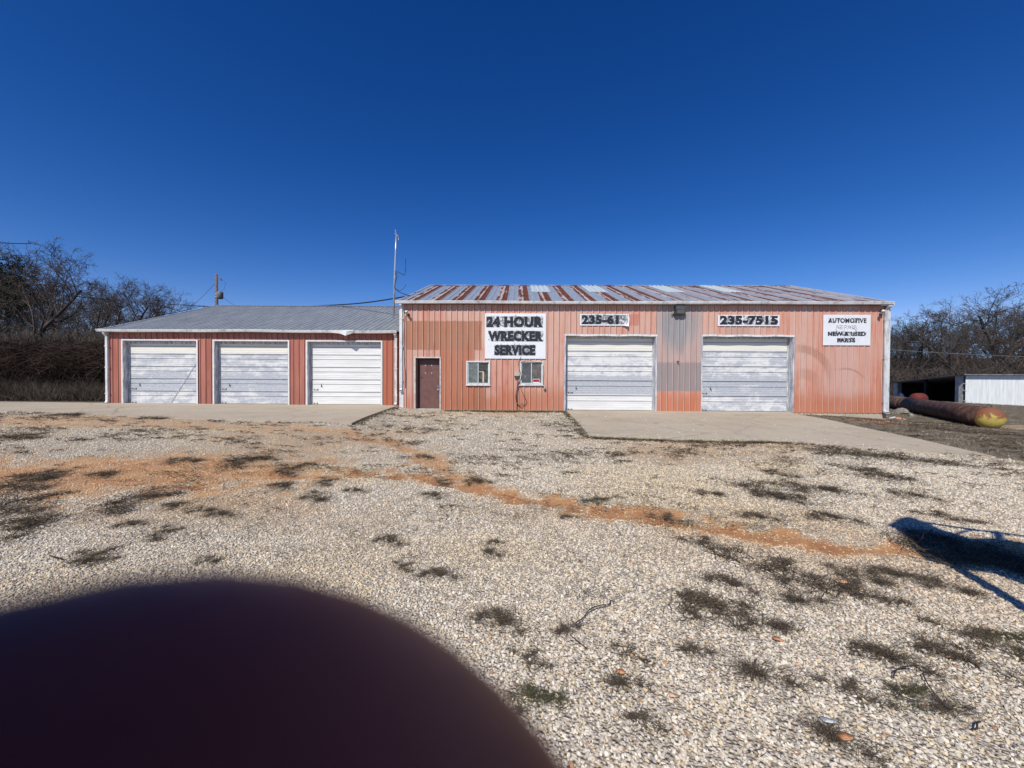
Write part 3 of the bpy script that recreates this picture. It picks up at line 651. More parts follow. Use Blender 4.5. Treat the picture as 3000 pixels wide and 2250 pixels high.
# horizontal lap line of the wall sheets, screw rows
# downspouts
def spout(root, x, ztop, zbot, kick=0.12, w=0.085, yoff=-0.10, label=None):
    m = MB(); hw = w/2
    def ring(y, z, sq=1.0): return [(x-hw, y-0.03, z), (x+hw, y-0.03, z), (x+hw, y+0.03, z), (x-hw, y+0.03, z)]
    rs = [ring(EAVE_Y-0.04, ztop), ring(EAVE_Y-0.02, ztop-0.08), ring(yoff+0.03, ztop-0.2)]
    n = 10
    rr = random.Random(int(x*100))
    for i in range(n+1):
        z = ztop-0.25-(ztop-0.25-zbot-0.12)*i/n; q = ring(yoff+0.03, z); s_ = rr.uniform(-0.004, 0.004); rs.append([(a_+s_, b_, c_) for a_, b_, c_ in q])
    rs.append([(x-hw, yoff-0.03, zbot+0.05), (x+hw, yoff-0.03, zbot+0.05), (x+hw, yoff+0.04, zbot+0.02), (x-hw, yoff+0.04, zbot+0.02)])
    rs.append([(x-hw, yoff-kick, zbot+0.03), (x+hw, yoff-kick, zbot+0.03), (x+hw, yoff-kick+0.01, zbot-0.03), (x-hw, yoff-kick+0.01, zbot-0.03)])
    V = [p for r in rs for p in r]; m.add(V, [(i*4+k, i*4+(k+1) % 4, (i+1)*4+(k+1) % 4, (i+1)*4+k) for i in range(len(rs)-1) for k in range(4)])
    o = m.build('downspout', DWHITE, root)
    for zb in (ztop-0.6, (ztop+zbot)/2, zbot+0.4):
        MB().box(x-hw-0.025, x+hw+0.025, yoff-0.008, -0.036, zb, zb+0.03).build('strap', DWHITE, o)
    return o
sx0, _ = on_main(1177, 1000)
spout(main, sx0, MH-0.02, on_main(1177, 1145)[1], 0.06)
spout(main, on_main(2592, 1000)[0], MH-0.02, 0.03, 0.10, 0.15, -0.09)

DM1 = door_mat('streaked_garage_door_one', g1[0], g1[1]-g1[0], g1[2], 0, 0.10, 1.7, 1.3, True, True)
DM2 = door_mat('streaked_garage_door_two', g2[0], g2[1]-g2[0], g2[2], 0, 0.13, 1.0, 4.1)
garage_door(main, g1[0], g1[1], g1[2], 0.27, DM1, 5, 'left large roll-up door, bright white at its foot', GTRIM, bent=0.006)
garage_door(main, g2[0], g2[1], g2[2], 0.27, DM2, 5, 'right large roll-up door with blue grey streaks', GTRIM, bent=0.006)
# dented head flashing over the two doors
for g in (g1, g2):
    m = MB(); N = 14
    for i in range(N):
        xa = g[0]-0.055+(g[1]-g[0]+0.11)*i/N; xb = g[0]-0.055+(g[1]-g[0]+0.11)*(i+1)/N
        za = g[2]+0.012*math.sin(i*1.3+g[0]); zb = g[2]+0.012*math.sin((i+1)*1.3+g[0])
        m.add([(xa, -0.040, za-0.02), (xb, -0.040, zb-0.02), (xb, -0.036, zb+0.055), (xa, -0.036, za+0.055)], [(0, 1, 2, 3)])
    m.build('head_flashing', DWHITE, main)

# office door
odw = T('brown_office_door_paint', 0.5, 0.3); nn = odw.noise(5, 5, 0.7)
_X, _Y, _Z = odw.sep()
c0 = odw.mix(odw.rng(nn, 0.3, 0.7), (0.135, 0.066, 0.056), (0.175, 0.090, 0.078))
_m = odw.box(_X, _Z, od[0]+0.35, od[0]+0.60, 1.53, 1.82, 0.01); c0 = odw.mix(odw.M('MULTIPLY', _m, 0.35), c0, (0.08, 0.045, 0.04))
odw.col(c0); DOORB = odw.m
fr = MB(); x0, x1, z1 = od
fr.box(x0-0.05, x0, -0.035, 0.2, 0.012, z1+0.05).box(x1, x1+0.05, -0.035, 0.2, 0.012, z1+0.05).box(x0, x1, -0.033, 0.2, z1, z1+0.05)
D = fr.build('door', simple('worn_cream_frame', (0.62, 0.60, 0.56), (0.42, 0.38, 0.35), 6), main, bevel=0.003); D['label'] = 'brown steel office door in a white frame'
MB().box(x0+0.001, x0+0.055, 0.03, 0.29, 0.03, z1-0.001).box(x1-0.03, x1-0.001, 0.03, 0.29, 0.03, z1-0.001).box(x0+0.055, x1-0.03, 0.03, 0.29, z1-0.05, z1-0.001).build('door_jamb', simple('dark_brown_jamb', (0.055, 0.035, 0.03), (0.08, 0.05, 0.045)), D)
DY = 0.12
MB().box(x0+0.058, x1-0.033, 0.10+DY, 0.145+DY, 0.06, z1-0.055).build('door_leaf', DOORB, D, bevel=0.002)
MB().box(x0, x1, -0.05, 0.30, 0.014, 0.05).build('threshold', simple('pale_threshold', (0.55, 0.52, 0.45), (0.4, 0.37, 0.3)), D)
m = MB(); lx = x1-0.10; m.tube([(lx, 0.10+DY, 1.12), (lx, 0.085+DY, 1.12)], 0.03, 12); m.build('deadbolt', DARKM, D)
m = MB(); m.tube([(lx, 0.10+DY, 0.96), (lx, 0.07+DY, 0.96)], 0.028, 12); m.tube([(lx, 0.07+DY, 0.96), (lx, 0.05+DY, 0.96), (lx, 0.04+DY, 0.96)], [0.014, 0.024, 0.014], 12); m.build('door_knob', STEEL, D)
m = MB(); m.box(lx-0.03, lx+0.03, 0.035+DY, 0.065+DY, 0.80, 0.88); m.tube([(lx-0.02, 0.05+DY, 0.88), (lx-0.02, 0.05+DY, 0.93), (lx+0.02, 0.05+DY, 0.93), (lx+0.02, 0.05+DY, 0.88)], 0.006, 6); m.build('padlock', STEEL, D)
for qx, qz in ((0.35, 1.82), (0.59, 1.82), (0.35, 1.51), (0.59, 1.51)):
    m = MB(); m.box(x0+qx-0.02, x0+qx+0.02, 0.0975+DY, 0.0995+DY, qz-0.006, qz+0.006); m.box(x0+qx-(0.02 if qx < 0.4 else -0.008), x0+qx+(-0.008 if qx < 0.4 else 0.02), 0.0965+DY, 0.0975+DY, qz-0.028, qz+0.028); m.build('tape_scrap', WHITE, D)
m = MB(); m.tube([(x0+0.19, 0.10+DY, 1.32), (x0+0.19, 0.09+DY, 1.32)], 0.03, 12); m.build('patch_plate', simple('dark_rust_plate', (0.06, 0.02, 0.015), (0.09, 0.03, 0.02)), D)

# windows
def pane_mat(name, c1, c2, c3, seed):
    t = T(name, 0.12, 0.5); n = t.noise(4, 6, 0.75, loc=(seed, seed, 1)); n2 = t.noise(28, 4, 0.7, loc=(seed, 0, 0))
    c = t.ramp(n, [(0.36, c1), (0.5, c2), (0.66, c3)]); t.col(t.mix(t.rng(n2, 0.4, 0.7, 0, 0.4), c, c3)); t.rgh(t.rng(n2, 0.3, 0.7, 0.12, 0.45)); return t.m
PAN = [pane_mat('dusty_glass_a', (0.06, 0.075, 0.07), (0.13, 0.15, 0.14), (0.22, 0.25, 0.24), 2), pane_mat('dusty_glass_b', (0.012, 0.011, 0.01), (0.05, 0.045, 0.035), (0.15, 0.13, 0.10), 5),
       pane_mat('dusty_glass_c', (0.05, 0.055, 0.055), (0.085, 0.09, 0.09), (0.12, 0.125, 0.12), 8), pane_mat('dusty_glass_d', (0.06, 0.055, 0.05), (0.11, 0.10, 0.085), (0.2, 0.18, 0.15), 13)]
ALU = simple('aluminium_sash', (0.52, 0.60, 0.60), (0.66, 0.68, 0.66), 9, 0.4, 0.5)
def window(w, mats, label):
    x0, x1, z0, z1 = w; m = MB()
    t_ = 0.045
    m.box(x0-0.03, x0+t_-0.02, -0.05, 0.08, z0-0.03, z1+0.03).box(x1-t_+0.02, x1+0.03, -0.05, 0.08, z0-0.03, z1+0.03)
    m.box(x0+t_-0.02, x1-t_+0.02, -0.05, 0.08, z1-t_+0.02, z1+0.03).box(x0+t_-0.02, x1-t_+0.02, -0.05, 0.08, z0-0.03, z0+t_-0.02)
    W_ = m.build('window', DWHITE, main, bevel=0.004); W_['label'] = label
    xm = (x0+x1)/2-0.01
    for i, (a_, b_, yy) in enumerate(((x0+0.03, xm+0.02, 0.0), (xm-0.02, x1-0.03, 0.03))):
        s = MB(); q = 0.028
        s.box(a_, a_+q, yy-0.012, yy+0.012, z0+0.03, z1-0.03).box(b_-q, b_, yy-0.012, yy+0.012, z0+0.03, z1-0.03).box(a_+q, b_-q, yy-0.012, yy+0.012, z1-0.03-q, z1-0.03).box(a_+q, b_-q, yy-0.012, yy+0.012, z0+0.03, z0+0.03+q)
        s.build('sash', ALU, W_)
        MB().box(a_+q-0.002, b_-q+0.002, yy-0.003, yy+0.003, z0+0.03+q-0.002, z1-0.03-q+0.002).build('pane', mats[i], W_)
    MB().box(x0-0.05, x1+0.05, -0.075, -0.03, z0-0.055, z0-0.031).build('sill', DWHITE, W_)
    return W_
W1 = window(w1, (PAN[0], PAN[1]), 'left office window with dusty glass')
W2 = window(w2, (PAN[2], PAN[3]), 'right office window with a red sticker')
# things stuck on / seen in the panes
xm = (w1[0]+w1[1])/2
MB().box(xm+0.03, xm+0.23, 0.022, 0.026, w1[2]+0.50, w1[2]+0.525).box(xm+0.17, xm+0.23, 0.022, 0.026, w1[2]+0.08, w1[2]+0.50).build('bracket_strip', simple('tan_strip', (0.5, 0.42, 0.3), (0.6, 0.52, 0.4)), W1)
x = (w2[0]+w2[1])/2
MB().box(x+0.05, x+0.33, 0.021, 0.025, w2[2]+0.06, w2[2]+0.22).build('sticker', WHITE, W2)
MB().box(x+0.065, x+0.315, 0.017, 0.0205, w2[2]+0.10, w2[2]+0.20).build('sticker_print', simple('red_print', (0.35, 0.02, 0.025), (0.25, 0.015, 0.02), 30), W2)
m = MB(); hx, hz = w2[0]+0.20, w2[2]+0.28
for dx_, dz_ in ((-0.03, 0.10), (0.0, 0.07), (0.035, 0.10)): m.tube([(hx, -0.006, hz), (hx+dx_, -0.006, hz+dz_)], 0.006, 5)
m.tube([(hx-0.03, -0.006, hz), (hx, -0.006, hz-0.03), (hx+0.03, -0.006, hz)], 0.005, 5); m.build('chalk_mark', simple('chalk', (0.4, 0.4, 0.38), (0.3, 0.3, 0.29)), W2)

# ================================================================= LOW WING
wing = empty('garage_wing', LB_O, 0, 'low red metal garage wing on the left with grey roof and three roll-up doors', 'garage')
lds = []
for px0, px1 in ((363, 576), (630, 844), (902.5, 1116)):
    a_ = on_left(px0, 1001); b_ = on_left(px1, 1001); lds.append((a_[0], b_[0], 2.63))
holesL = [(a_, b_, -1, h) for a_, b_, h in lds]
LR = 2.13
make_shell(wing, LW, LD, LH, LR, holesL, WALLL, ROOFL, 0.15)
ezl, rzl = LH+0.05, LH+0.05+LR*(LD/2+0.16)/(LD/2)
a = -0.12
while a < LW-0.05+0.16:
    b = min(a+0.9144, LW+0.12); V, Q = roof_sheet(a, b, EAVE_Y, ezl, LD/2, rzl, 8); m = MB(); m.add(V, Q); link('roof_panel', m.mesh('roof_panel'), ROOFL, wing); a = b
    if b >= LW+0.119: break
V, Q = roof_sheet(-0.12, LW+0.12, LD-EAVE_Y, ezl, LD/2, rzl, 2); m = MB(); m.add(V, Q); link('back_roof', m.mesh('back_roof'), ROOFL, wing)
m = MB(); m.add([(-0.14, LD/2-0.16, rzl-0.026), (LW+0.12, LD/2-0.16, rzl-0.026), (LW+0.12, LD/2, rzl+0.045), (-0.14, LD/2, rzl+0.045), (-0.14, LD/2+0.16, rzl-0.026), (LW+0.12, LD/2+0.16, rzl-0.026)], [(0, 1, 2, 3), (3, 2, 5, 4)]); m.build('ridge_cap', STEEL, wing)
for y0, y1 in ((EAVE_Y, LD/2), (LD-EAVE_Y, LD/2)):
    L = Vector((0, y1-y0, rzl-ezl)); MB().prism([(-0.155, y0, ezl-0.09), (-0.125, y0, ezl-0.09), (-0.125, y0, ezl+0.04), (-0.155, y0, ezl+0.04)], L).build('rake_trim', DWHITE, wing)
MB().box(-0.05, LW, EAVE_Y+0.02, -0.021, LH-0.012, LH+0.012).build('soffit', DARKM, wing)
gutter_mesh(-0.18, LW-0.02, EAVE_Y, LH-0.03, 0.02).build('gutter', DWHITE, wing)
# crumpled stretch of gutter
gx = on_left(1010, 975)[0]; m = MB()
m.add([(gx-0.5, EAVE_Y-0.12, LH+0.07), (gx, EAVE_Y-0.16, LH+0.05), (gx+0.25, EAVE_Y-0.21, LH+0.02), (gx+0.55, EAVE_Y-0.14, LH+0.08), (gx-0.42, EAVE_Y-0.10, LH-0.03), (gx-0.05, EAVE_Y-0.14, LH-0.07), (gx+0.18, EAVE_Y-0.20, LH-0.16), (gx+0.42, EAVE_Y-0.12, LH-0.05), (gx-0.3, EAVE_Y-0.02, LH+0.09), (gx+0.3, EAVE_Y-0.04, LH+0.10)],
      [(0, 4, 5, 1), (1, 5, 6, 2), (2, 6, 7, 3), (0, 1, 8), (1, 2, 9, 8), (2, 3, 9)]); m.build('bent_gutter_flap', WHITE, wing)
MB().box(-0.02, 0.13, -0.036, -0.021, 0.0, LH-0.04).box(-0.02, -0.005, -0.021, 0.2, 0.0, LH-0.04).build('corner_trim', DWHITE, wing)
spout(wing, 0.07, LH-0.02, 0.03, 0.08, 0.09)
spout(wing, LW-0.07, LH-0.02, 0.02, 0.08, 0.10)
LDM = [door_mat('wing_door_one', lds[0][0], 3.05, 2.63, 0, 0.15, 0.6, 2.2), door_mat('wing_door_two', lds[1][0], 3.05, 2.63, 0, 0.155, 0.9, 6.4), door_mat('wing_door_three', lds[2][0], 3.05, 2.63, 0, -0.12, 0.0, 9.0, False)]
for (a_, b_, h), mt, lb in zip(lds, LDM, ('streaked grey white roll-up door at the left end', 'grey white middle roll-up door with worn paint', 'clean white roll-up door nearest the tall garage')):
    garage_door(wing, a_, b_, h, 0.20, mt, 5, lb, GTRIM)
    m = MB().box(a_-0.075, a_-0.02, -0.045, -0.033, 0.0, h+0.07).box(b_+0.02, b_+0.075, -0.045, -0.033, 0.0, h+0.07).box(a_-0.02, b_+0.02, -0.045, -0.033, h+0.02, h+0.07); m.build('door_trim', WHITE, wing)
# diagonal scratch on the first door
m = MB(); a_, b_, h = lds[0]; p0 = Vector((a_+1.78, 0.190, 0.05)); p1 = Vector((b_-0.06, 0.190, h-0.72)); dvec = (p1-p0)
n_ = Vector((-dvec.z, 0, dvec.x)).normalized()*0.018
m.add([p0-n_, p0+n_, p1+n_*0.9, p1-n_*0.9], [(0, 1, 2, 3)]); m.build('scrape_mark', simple('scrape_grey', (0.30, 0.32, 0.34), (0.42, 0.44, 0.46), 9), wing)

# ================================================================= SIGNS
def board_mat(name, rows, seed, amount=0.5):
    t = T(name, 0.45, 0.4); X, Y, Z = t.sep()
    n = t.noise(7, 5, 0.62, loc=(seed, 0, 0), dist=1.2); n2 = t.noise(2.5, 4, 0.6)
    c = t.mix(t.rng(n2, 0.3, 0.7), (0.74, 0.76, 0.77), (0.68, 0.70, 0.72))
    for (x0, x1, z0, z1, am) in rows:
        m = t.box(t.M('ADD', X, t.M('MULTIPLY', t.M('SUBTRACT', n2, 0.5), 0.1)), Z, x0, x1, z0, z1, 0.02)
        s = t.rng(n, 0.56-am*0.2, 0.60-am*0.1)
        shade = t.ramp(n, [(0.40, (0.05, 0.055, 0.065)), (0.55, (0.20, 0.21, 0.22)), (0.68, (0.03, 0.032, 0.038))])
        c = t.mix(t.M('MULTIPLY', m, t.M('MULTIPLY', s, 0.93)), c, shade)
    t.col(c); return t.m
LETTER = simple('black_lettering', (0.012, 0.014, 0.018), (0.03, 0.034, 0.04), 15, 0.5)
SMEAR = simple('smeared_grey_paint', (0.05, 0.055, 0.06), (0.30, 0.31, 0.32), 18, 0.5)
LETTERG = simple('faded_lettering', (0.55, 0.56, 0.57), (0.25, 0.26, 0.27), 30, 0.5)
def text_mesh(txt, x0, x1, z0, z1, bold=0.03, y=-0.0020, shear=0.0):
    cu = bpy.data.curves.new('txt', 'FONT'); cu.body = txt; cu.offset = bold; cu.extrude = 0.01; cu.resolution_u = 3; cu.shear = shear; cu.space_character = 1.08
    o = bpy.data.objects.new('txt', cu); COL.objects.link(o); dg = bpy.context.evaluated_depsgraph_get()
    me = bpy.data.meshes.new_from_object(o.evaluated_get(dg)); bpy.data.objects.remove(o); bpy.data.curves.remove(cu)
    c = np.zeros(len(me.vertices)*3); me.vertices.foreach_get('co', c); c = c.reshape(-1, 3)
    mn, mx = c.min(0), c.max(0)
    out = np.zeros_like(c); out[:, 0] = x0+(c[:, 0]-mn[0])/(mx[0]-mn[0])*(x1-x0); out[:, 2] = z0+(c[:, 1]-mn[1])/(mx[1]-mn[1])*(z1-z0); out[:, 1] = np.where(c[:, 2] > 0, y-0.001, y)
    rr = np.random.default_rng(len(txt)); out[:, 0] += 0.004*np.sin(out[:, 2]*37+out[:, 0]*11); out[:, 2] += 0.004*np.sin(out[:, 0]*29)
    me.vertices.foreach_set('co', out.ravel()); me.update(); me.materials.clear(); return me
def strokes(m, x0, x1, z0, z1, n, rr, w=0.016, y=-0.0006):
    """messy brush dabs round the letters"""
    for i in range(n):
        cx = rr.uniform(x0, x1); cz = rr.uniform(z0, z1); a = rr.uniform(-0.6, 0.6)+(PI/2 if rr.random() < 0.4 else 0); L = rr.uniform(0.04, 0.13); pts = []
        for k in range(4):
            t = k/3; pts.append((cx+math.cos(a+t*0.9)*L*t, y-0.00012*(i % 9), cz+math.sin(a+t*0.9)*L*t))
        V = []; ww = rr.uniform(0.4, 1)*w
        for k, p in enumerate(pts):
            q = ww*(1-abs(k/3-0.4)); nx_, nz_ = -math.sin(a+0.9*k/3)*q, math.cos(a+0.9*k/3)*q
            V += [(min(max(p[0]+nx_, x0-0.02), x1+0.02), p[1], p[2]+nz_), (min(max(p[0]-nx_, x0-0.02), x1+0.02), p[1], p[2]-nz_)]
        m.add(V, [(2*k, 2*k+1, 2*k+3, 2*k+2) for k in range(3)])
def sign(px0, py0, px1, py1, lines, label, seed, torn=False, paintmarks=True):
    a = on_main(px0, py0); b = on_main(px1, py1); w = b[0]-a[0]; h = a[1]-b[1]
    p = MB_O+MB_R@Vector((a[0], -0.045, b[1]))
    root = empty('sign', p, TH, label, 'sign')
    rows = [(l[1]*w, l[2]*w, l[3]*h, l[4]*h, l[5]) for l in lines]
    bm_ = board_mat('sign_board_paint_%d' % seed, rows, seed*3.1)
    if not torn:
        MB().box(0, w, 0, 0.018, 0, h).build('board', bm_, root, bevel=0.002)
    else:
        m = MB(); N = 12; V = []
        for i in range(N+1):
            t = i/N; x = w*t; cy = -0.12*max(0, t-0.85)/0.15*max(0, t-0.85)/0.15
            V += [(x, cy, 0.0-0.03*max(0, t-0.9)/0.1), (x+(0.02*math.sin(9) if i == N else 0), cy*0.3, h*0.5), (x, cy*0.4, h)]
        V[-3] = (w-0.02, -0.13, -0.05); V[-2] = (w+0.03, -0.03, h*0.62); V[-1] = (w-0.01, -0.05, h)
        m.add(V, [(3*i+j, 3*i+3+j, 3*i+4+j, 3*i+1+j) for i in range(N) for j in range(2)])
        V2 = [(x, y+0.012, z) for x, y, z in V]; m.add(V2, [(3*i+j, 3*i+1+j, 3*i+4+j, 3*i+3+j) for i in range(N) for j in range(2)])
        link('board', m.mesh('board'), bm_, root)
    rr = random.Random(seed)
    for l in lines:
        txt, x0, x1, z0, z1, am = l[:6]; mt = l[6] if len(l) > 6 else LETTER
        me = text_mesh(txt, x0*w, x1*w, z0*h, z1*h, l[7] if len(l) > 7 else 0.07)
        o = link('lettering', me, mt, root); o['label'] = 'painted words '+txt
        if am > 0.2:
            m = MB(); strokes(m, x0*w, x1*w, z0*h, z1*h, int(55*am*(x1-x0)*w/1.5*(1 if h > 1 else 1.3)), rr, 0.022 if h > 1 else 0.015)
            link('paint_smear', m.mesh('paint_smear'), SMEAR, root)
    return root
sign(1421.5, 918.5, 1598.5, 1051.5, [('24 HOUR', 0.02, 0.955, 0.69, 0.935, 0.75), ('WRECKER', 0.05, 0.955, 0.38, 0.615, 0.7), ('SERVICE', 0.155, 0.83, 0.07, 0.305, 0.9)], 'large square white sign reading 24 HOUR WRECKER SERVICE in black letters', 1)
sign(1699, 920, 1840, 954.5, [('235-612', 0.03, 0.985, 0.10, 0.92, 0.9, LETTER, 0.06)], 'long white phone number sign with torn right end above left large door', 2, True)
sign(2102, 923, 2281.6, 956, [('235-7515', 0.03, 0.975, 0.10, 0.93, 0.6, LETTER, 0.06)], 'long white phone number sign ending 7515 above right large door', 3)
sign(2410, 922.6, 2546.5, 1012.4, [('AUTOMOTIVE', 0.10, 0.91, 0.73, 0.89, 0.15, LETTER, 0.04), ('REPAIR', 0.28, 0.72, 0.53, 0.66, 0.0, LETTERG, 0.0), ('NEW & USED', 0.10, 0.90, 0.305, 0.45, 0.45, LETTER, 0.05), ('PARTS', 0.30, 0.68, 0.095, 0.235, 0.5, LETTER, 0.05)], 'white sign reading AUTOMOTIVE REPAIR NEW & USED PARTS near the right corner', 4)

# ================================================================= FITTINGS ON THE WALL
def wall_pt(px, py, off=0.0): s, z = on_main(px, py); return MB_O+MB_R@Vector((s, off, z))
# wall pack lamp
p = wall_pt(1987, 925, -0.021); r = empty('wall_lamp', p, TH, 'grey box floodlight fixed under the eave between the large doors', 'lamp')
m = MB(); m.add([(-0.20, 0, 0), (0.20, 0, 0), (0.20, 0, 0.36), (-0.20, 0, 0.36), (-0.18, -0.16, 0.02), (0.18, -0.16, 0.02), (0.19, -0.28, 0.20), (-0.19, -0.28, 0.20), (0.20, -0.28, 0.35), (-0.20, -0.28, 0.35)],
      [(0, 1, 5, 4), (4, 5, 6, 7), (7, 6, 8, 9), (9, 8, 2, 3), (0, 4, 7, 9, 3), (1, 2, 8, 6, 5), (0, 3, 2, 1)]); m.build('housing', DARKM, r, bevel=0.008)
m = MB(); m.add([(-0.15, -0.168, 0.035), (0.15, -0.168, 0.035), (0.155, -0.278, 0.185), (-0.155, -0.278, 0.185), ], [(0, 1, 2, 3)]); m.build('lens', simple('frosted_lens', (0.16, 0.18, 0.17), (0.25, 0.26, 0.25), 20, 0.3, 0.5), r)
m = MB(); m.tube([(-0.2, -0.05, 0.05), (-0.29, -0.06, 0.04)], 0.03, 8); m.build('photocell', DARKM, r, True)
# twin floodlights in the corners
def flood(px, py, sx, label):
    r = empty('floodlight', wall_pt(px, py, -0.021), TH, label, 'floodlight')
    MB().box(-0.05, 0.05, -0.03, 0, -0.05, 0.05).build('bracket', DARKM, r, bevel=0.006)
    for k, (dx, dz, mt) in enumerate(((0.09, -0.04, WHITE), (0.16, -0.14, DARKM))):
        m = MB(); m.tube([(0, -0.03, 0), (sx*dx*0.5, -0.08, dz*0.5)], 0.012, 6)
        m.tube([(sx*dx*0.4, -0.07, dz*0.4), (sx*dx*0.7, -0.10, dz*0.8), (sx*dx*1.3, -0.17, dz*1.3)], [0.025, 0.04, 0.06], 10); m.build('lamp_head', mt, r, True)
    return r
flood(1187, 912, 1, 'small broken floodlight at the top left corner of the tall garage')
flood(2583, 910, -1, 'small floodlight at the top right corner of the tall garage')
# meter box with cords
p = wall_pt(1514, 1098, -0.021); r = empty('junction_box', p, TH, 'small beige electrical box with hanging cords beside right office window', 'electrical box')
MB().box(-0.11, 0.11, -0.12, 0, -0.05, 0.075).build('case', simple('beige_plastic', (0.50, 0.45, 0.38), (0.38, 0.34, 0.29), 9), r, bevel=0.012)
MB().box(-0.09, 0.09, -0.10, 0, -0.10, -0.052).build('lower_case', DARKM, r, bevel=0.006)
def cord(pts, r, name, label, cat='cable', mat=BLACK, n=5, group=None):
    P = [Vector(p) for p in pts]; Q = []
    for i in range(len(P)-1):
        p0, p1, p2, p3 = P[max(i-1, 0)], P[i], P[i+1], P[min(i+2, len(P)-1)]
        for k in range(6):
            t = k/6; Q.append(0.5*((2*p1)+(p2-p0)*t+(2*p0-5*p1+4*p2-p3)*t*t+(3*p1-p0-3*p2+p3)*t**3))
    Q.append(P[-1]); m = MB(); m.tube(Q, r, n); o = m.build(name, mat, None, True); return tag(o, label, cat, group)
wp = lambda x, y, o=-0.05: wall_pt(1100+x/3.687, 800+y/3.687, o)
cord([wp(1570, 905), wp(1562, 950), wp(1548, 975), wp(1555, 1040), wp(1575, 1120), wp(1560, 1180), wp(1540, 1260), wp(1530, 1400), wp(1528, 1490)], 0.011, 'cable', 'black cord running from the wrecker sign past the window to the ground')
cord([wp(1555, 1135), wp(1540, 1200), wp(1520, 1300), wp(1528, 1400), wp(1575, 1450), wp(1600, 1430), wp(1632, 1390), wp(1600, 1320), wp(1570, 1240), wp(1562, 1140)], 0.009, 'cable', 'black cord hanging in a long loop below the beige electrical box')
cord([wp(1530, 1140), wp(1528, 1250), wp(1515, 1340), wp(1540, 1430), wp(1590, 1400)], 0.007, 'cable', 'thin cord hanging inside the long loop below the beige box')
cord([wp(1575, 960), wp(1650, 950), wp(1700, 955), wp(1760, 962), wp(1800, 945)], 0.008, 'cable', 'black cord draped over the top of the right office window')
cord([wp(1812, 1000), wp(1815, 1100), wp(1812, 1180), wp(1815, 1235)], 0.007, 'cable', 'thin cord down the right side of the right office window')
cord([wp(325, 460), wp(318, 640), wp(315, 900), wp(328, 1100), wp(325, 1240)], 0.009, 'cable', 'thin wire hanging from the broken corner floodlight')
# vent flap
p = wall_pt(1594, 1136, -0.021); r = empty('faucet', p, TH, 'small metal outlet with a rusty loop below the right office window', 'faucet')
MB().box(-0.02, 0.05, -0.09, 0, -0.06, 0.05).build('body', STEEL, r, bevel=0.01)
m = MB(); m.tube([(0.0, -0.06, -0.05), (0.03, -0.06, -0.10), (0.07, -0.05, -0.10), (0.07, -0.04, -0.03)], 0.008, 6); m.build('loop', DARKM, r)
m = MB(); m.tube([(0, 0, 0), (0, -0.09, 0.0), (0.03, -0.1, -0.03)], 0.022, 7); o = m.build('wall_peg', DARKM); o.location = wall_pt(1983.8, 1059, -0.02); tag(o, 'small dark hook on the grey stained wall between the large doors', 'hook')

# ================================================================= MAST, POLE, WIRES
b0 = at_depth(1153, 893, 16.9); t0 = at_depth(1161, 686, 16.9)
r = empty('antenna_mast', b0, 0, 'thin leaning metal mast standing between wing roof and tall garage', 'mast')
v = t0-b0
m = MB(); m.tube([(0, 0, -0.6), v*0.4, v*0.75, v], [0.045, 0.045, 0.038, 0.032], 8); m.build('pole', STEEL, r, True)
m = MB(); m.tube([v, v+Vector((-0.03, 0, 0.12)), v+Vector((-0.05, 0, 0.2))], 0.02, 6); m.tube([v+Vector((0, 0, -0.02)), v+Vector((0.08, 0, -0.1)), v+Vector((0.1, 0, -0.25))], 0.012, 6); m.tube([v+Vector((-0.06, 0, 0.04)), v+Vector((0.06, 0, -0.06))], 0.018, 6); m.build('bracket', STEEL, r)
m = MB(); q = lambda px, py: at_depth(px, py, 16.9)-b0
m.tube([q(1159, 796), q(1167, 797), q(1178, 803), q(1185, 806), q(1188, 795), q(1188, 758)], 0.014, 5); m.build('antenna_arm', BLACK, r, True)
m = MB(); m.tube([q(1155, 843), q(1162, 848), q(1172, 852), q(1182, 846), q(1190, 833)], 0.010, 5); m.build('antenna_arm', BLACK, r, True)
cord([at_depth(1159, 797, 16.88), at_depth(1163, 810, 16.85), at_depth(1156, 838, 16.85), at_depth(1165, 852, 16.85), at_depth(1185, 862, 16.8), at_depth(1203, 867, 17.3)], 0.016, 'cable', 'black cable drooping from the mast to the tall garage roof')

pz = at_depth(634, 803, 36); pb = Vector((pz.x+0.02, 36, 0.6))
r = empty('utility_pole', pb, 0, 'wooden utility pole with transformer behind the wing roof', 'utility pole')
v = pz-pb; WOOD = simple('weathered_pole_wood', (0.10, 0.075, 0.06), (0.22, 0.17, 0.15), 6, 0.85, 0.15, 0, (6, 6, 1))
m = MB(); m.tube([(0, 0, -0.5), v*0.5, v], [0.17, 0.15, 0.12], 10); m.build('shaft', WOOD, r, True)
tz = at_depth(645, 866, 36)-pb
m = MB(); m.tube([tz+Vector((0.05, -0.1, -0.32)), tz+Vector((0.05, -0.1, -0.28)), tz+Vector((0.05, -0.1, 0.25)), tz+Vector((0.05, -0.1, 0.32)), tz+Vector((0.05, -0.1, 0.36))], [0.20, 0.26, 0.27, 0.24, 0.1], 14); m.build('transformer', simple('transformer_grey', (0.12, 0.13, 0.14), (0.2, 0.2, 0.2)), r, True)
m = MB(); m.box(0.05, tz.x, -0.2, -0.12, tz.z-0.15, tz.z-0.08); m.box(0.05, tz.x, -0.2, -0.12, tz.z+0.1, tz.z+0.16); m.build('mount', WHITE, r)
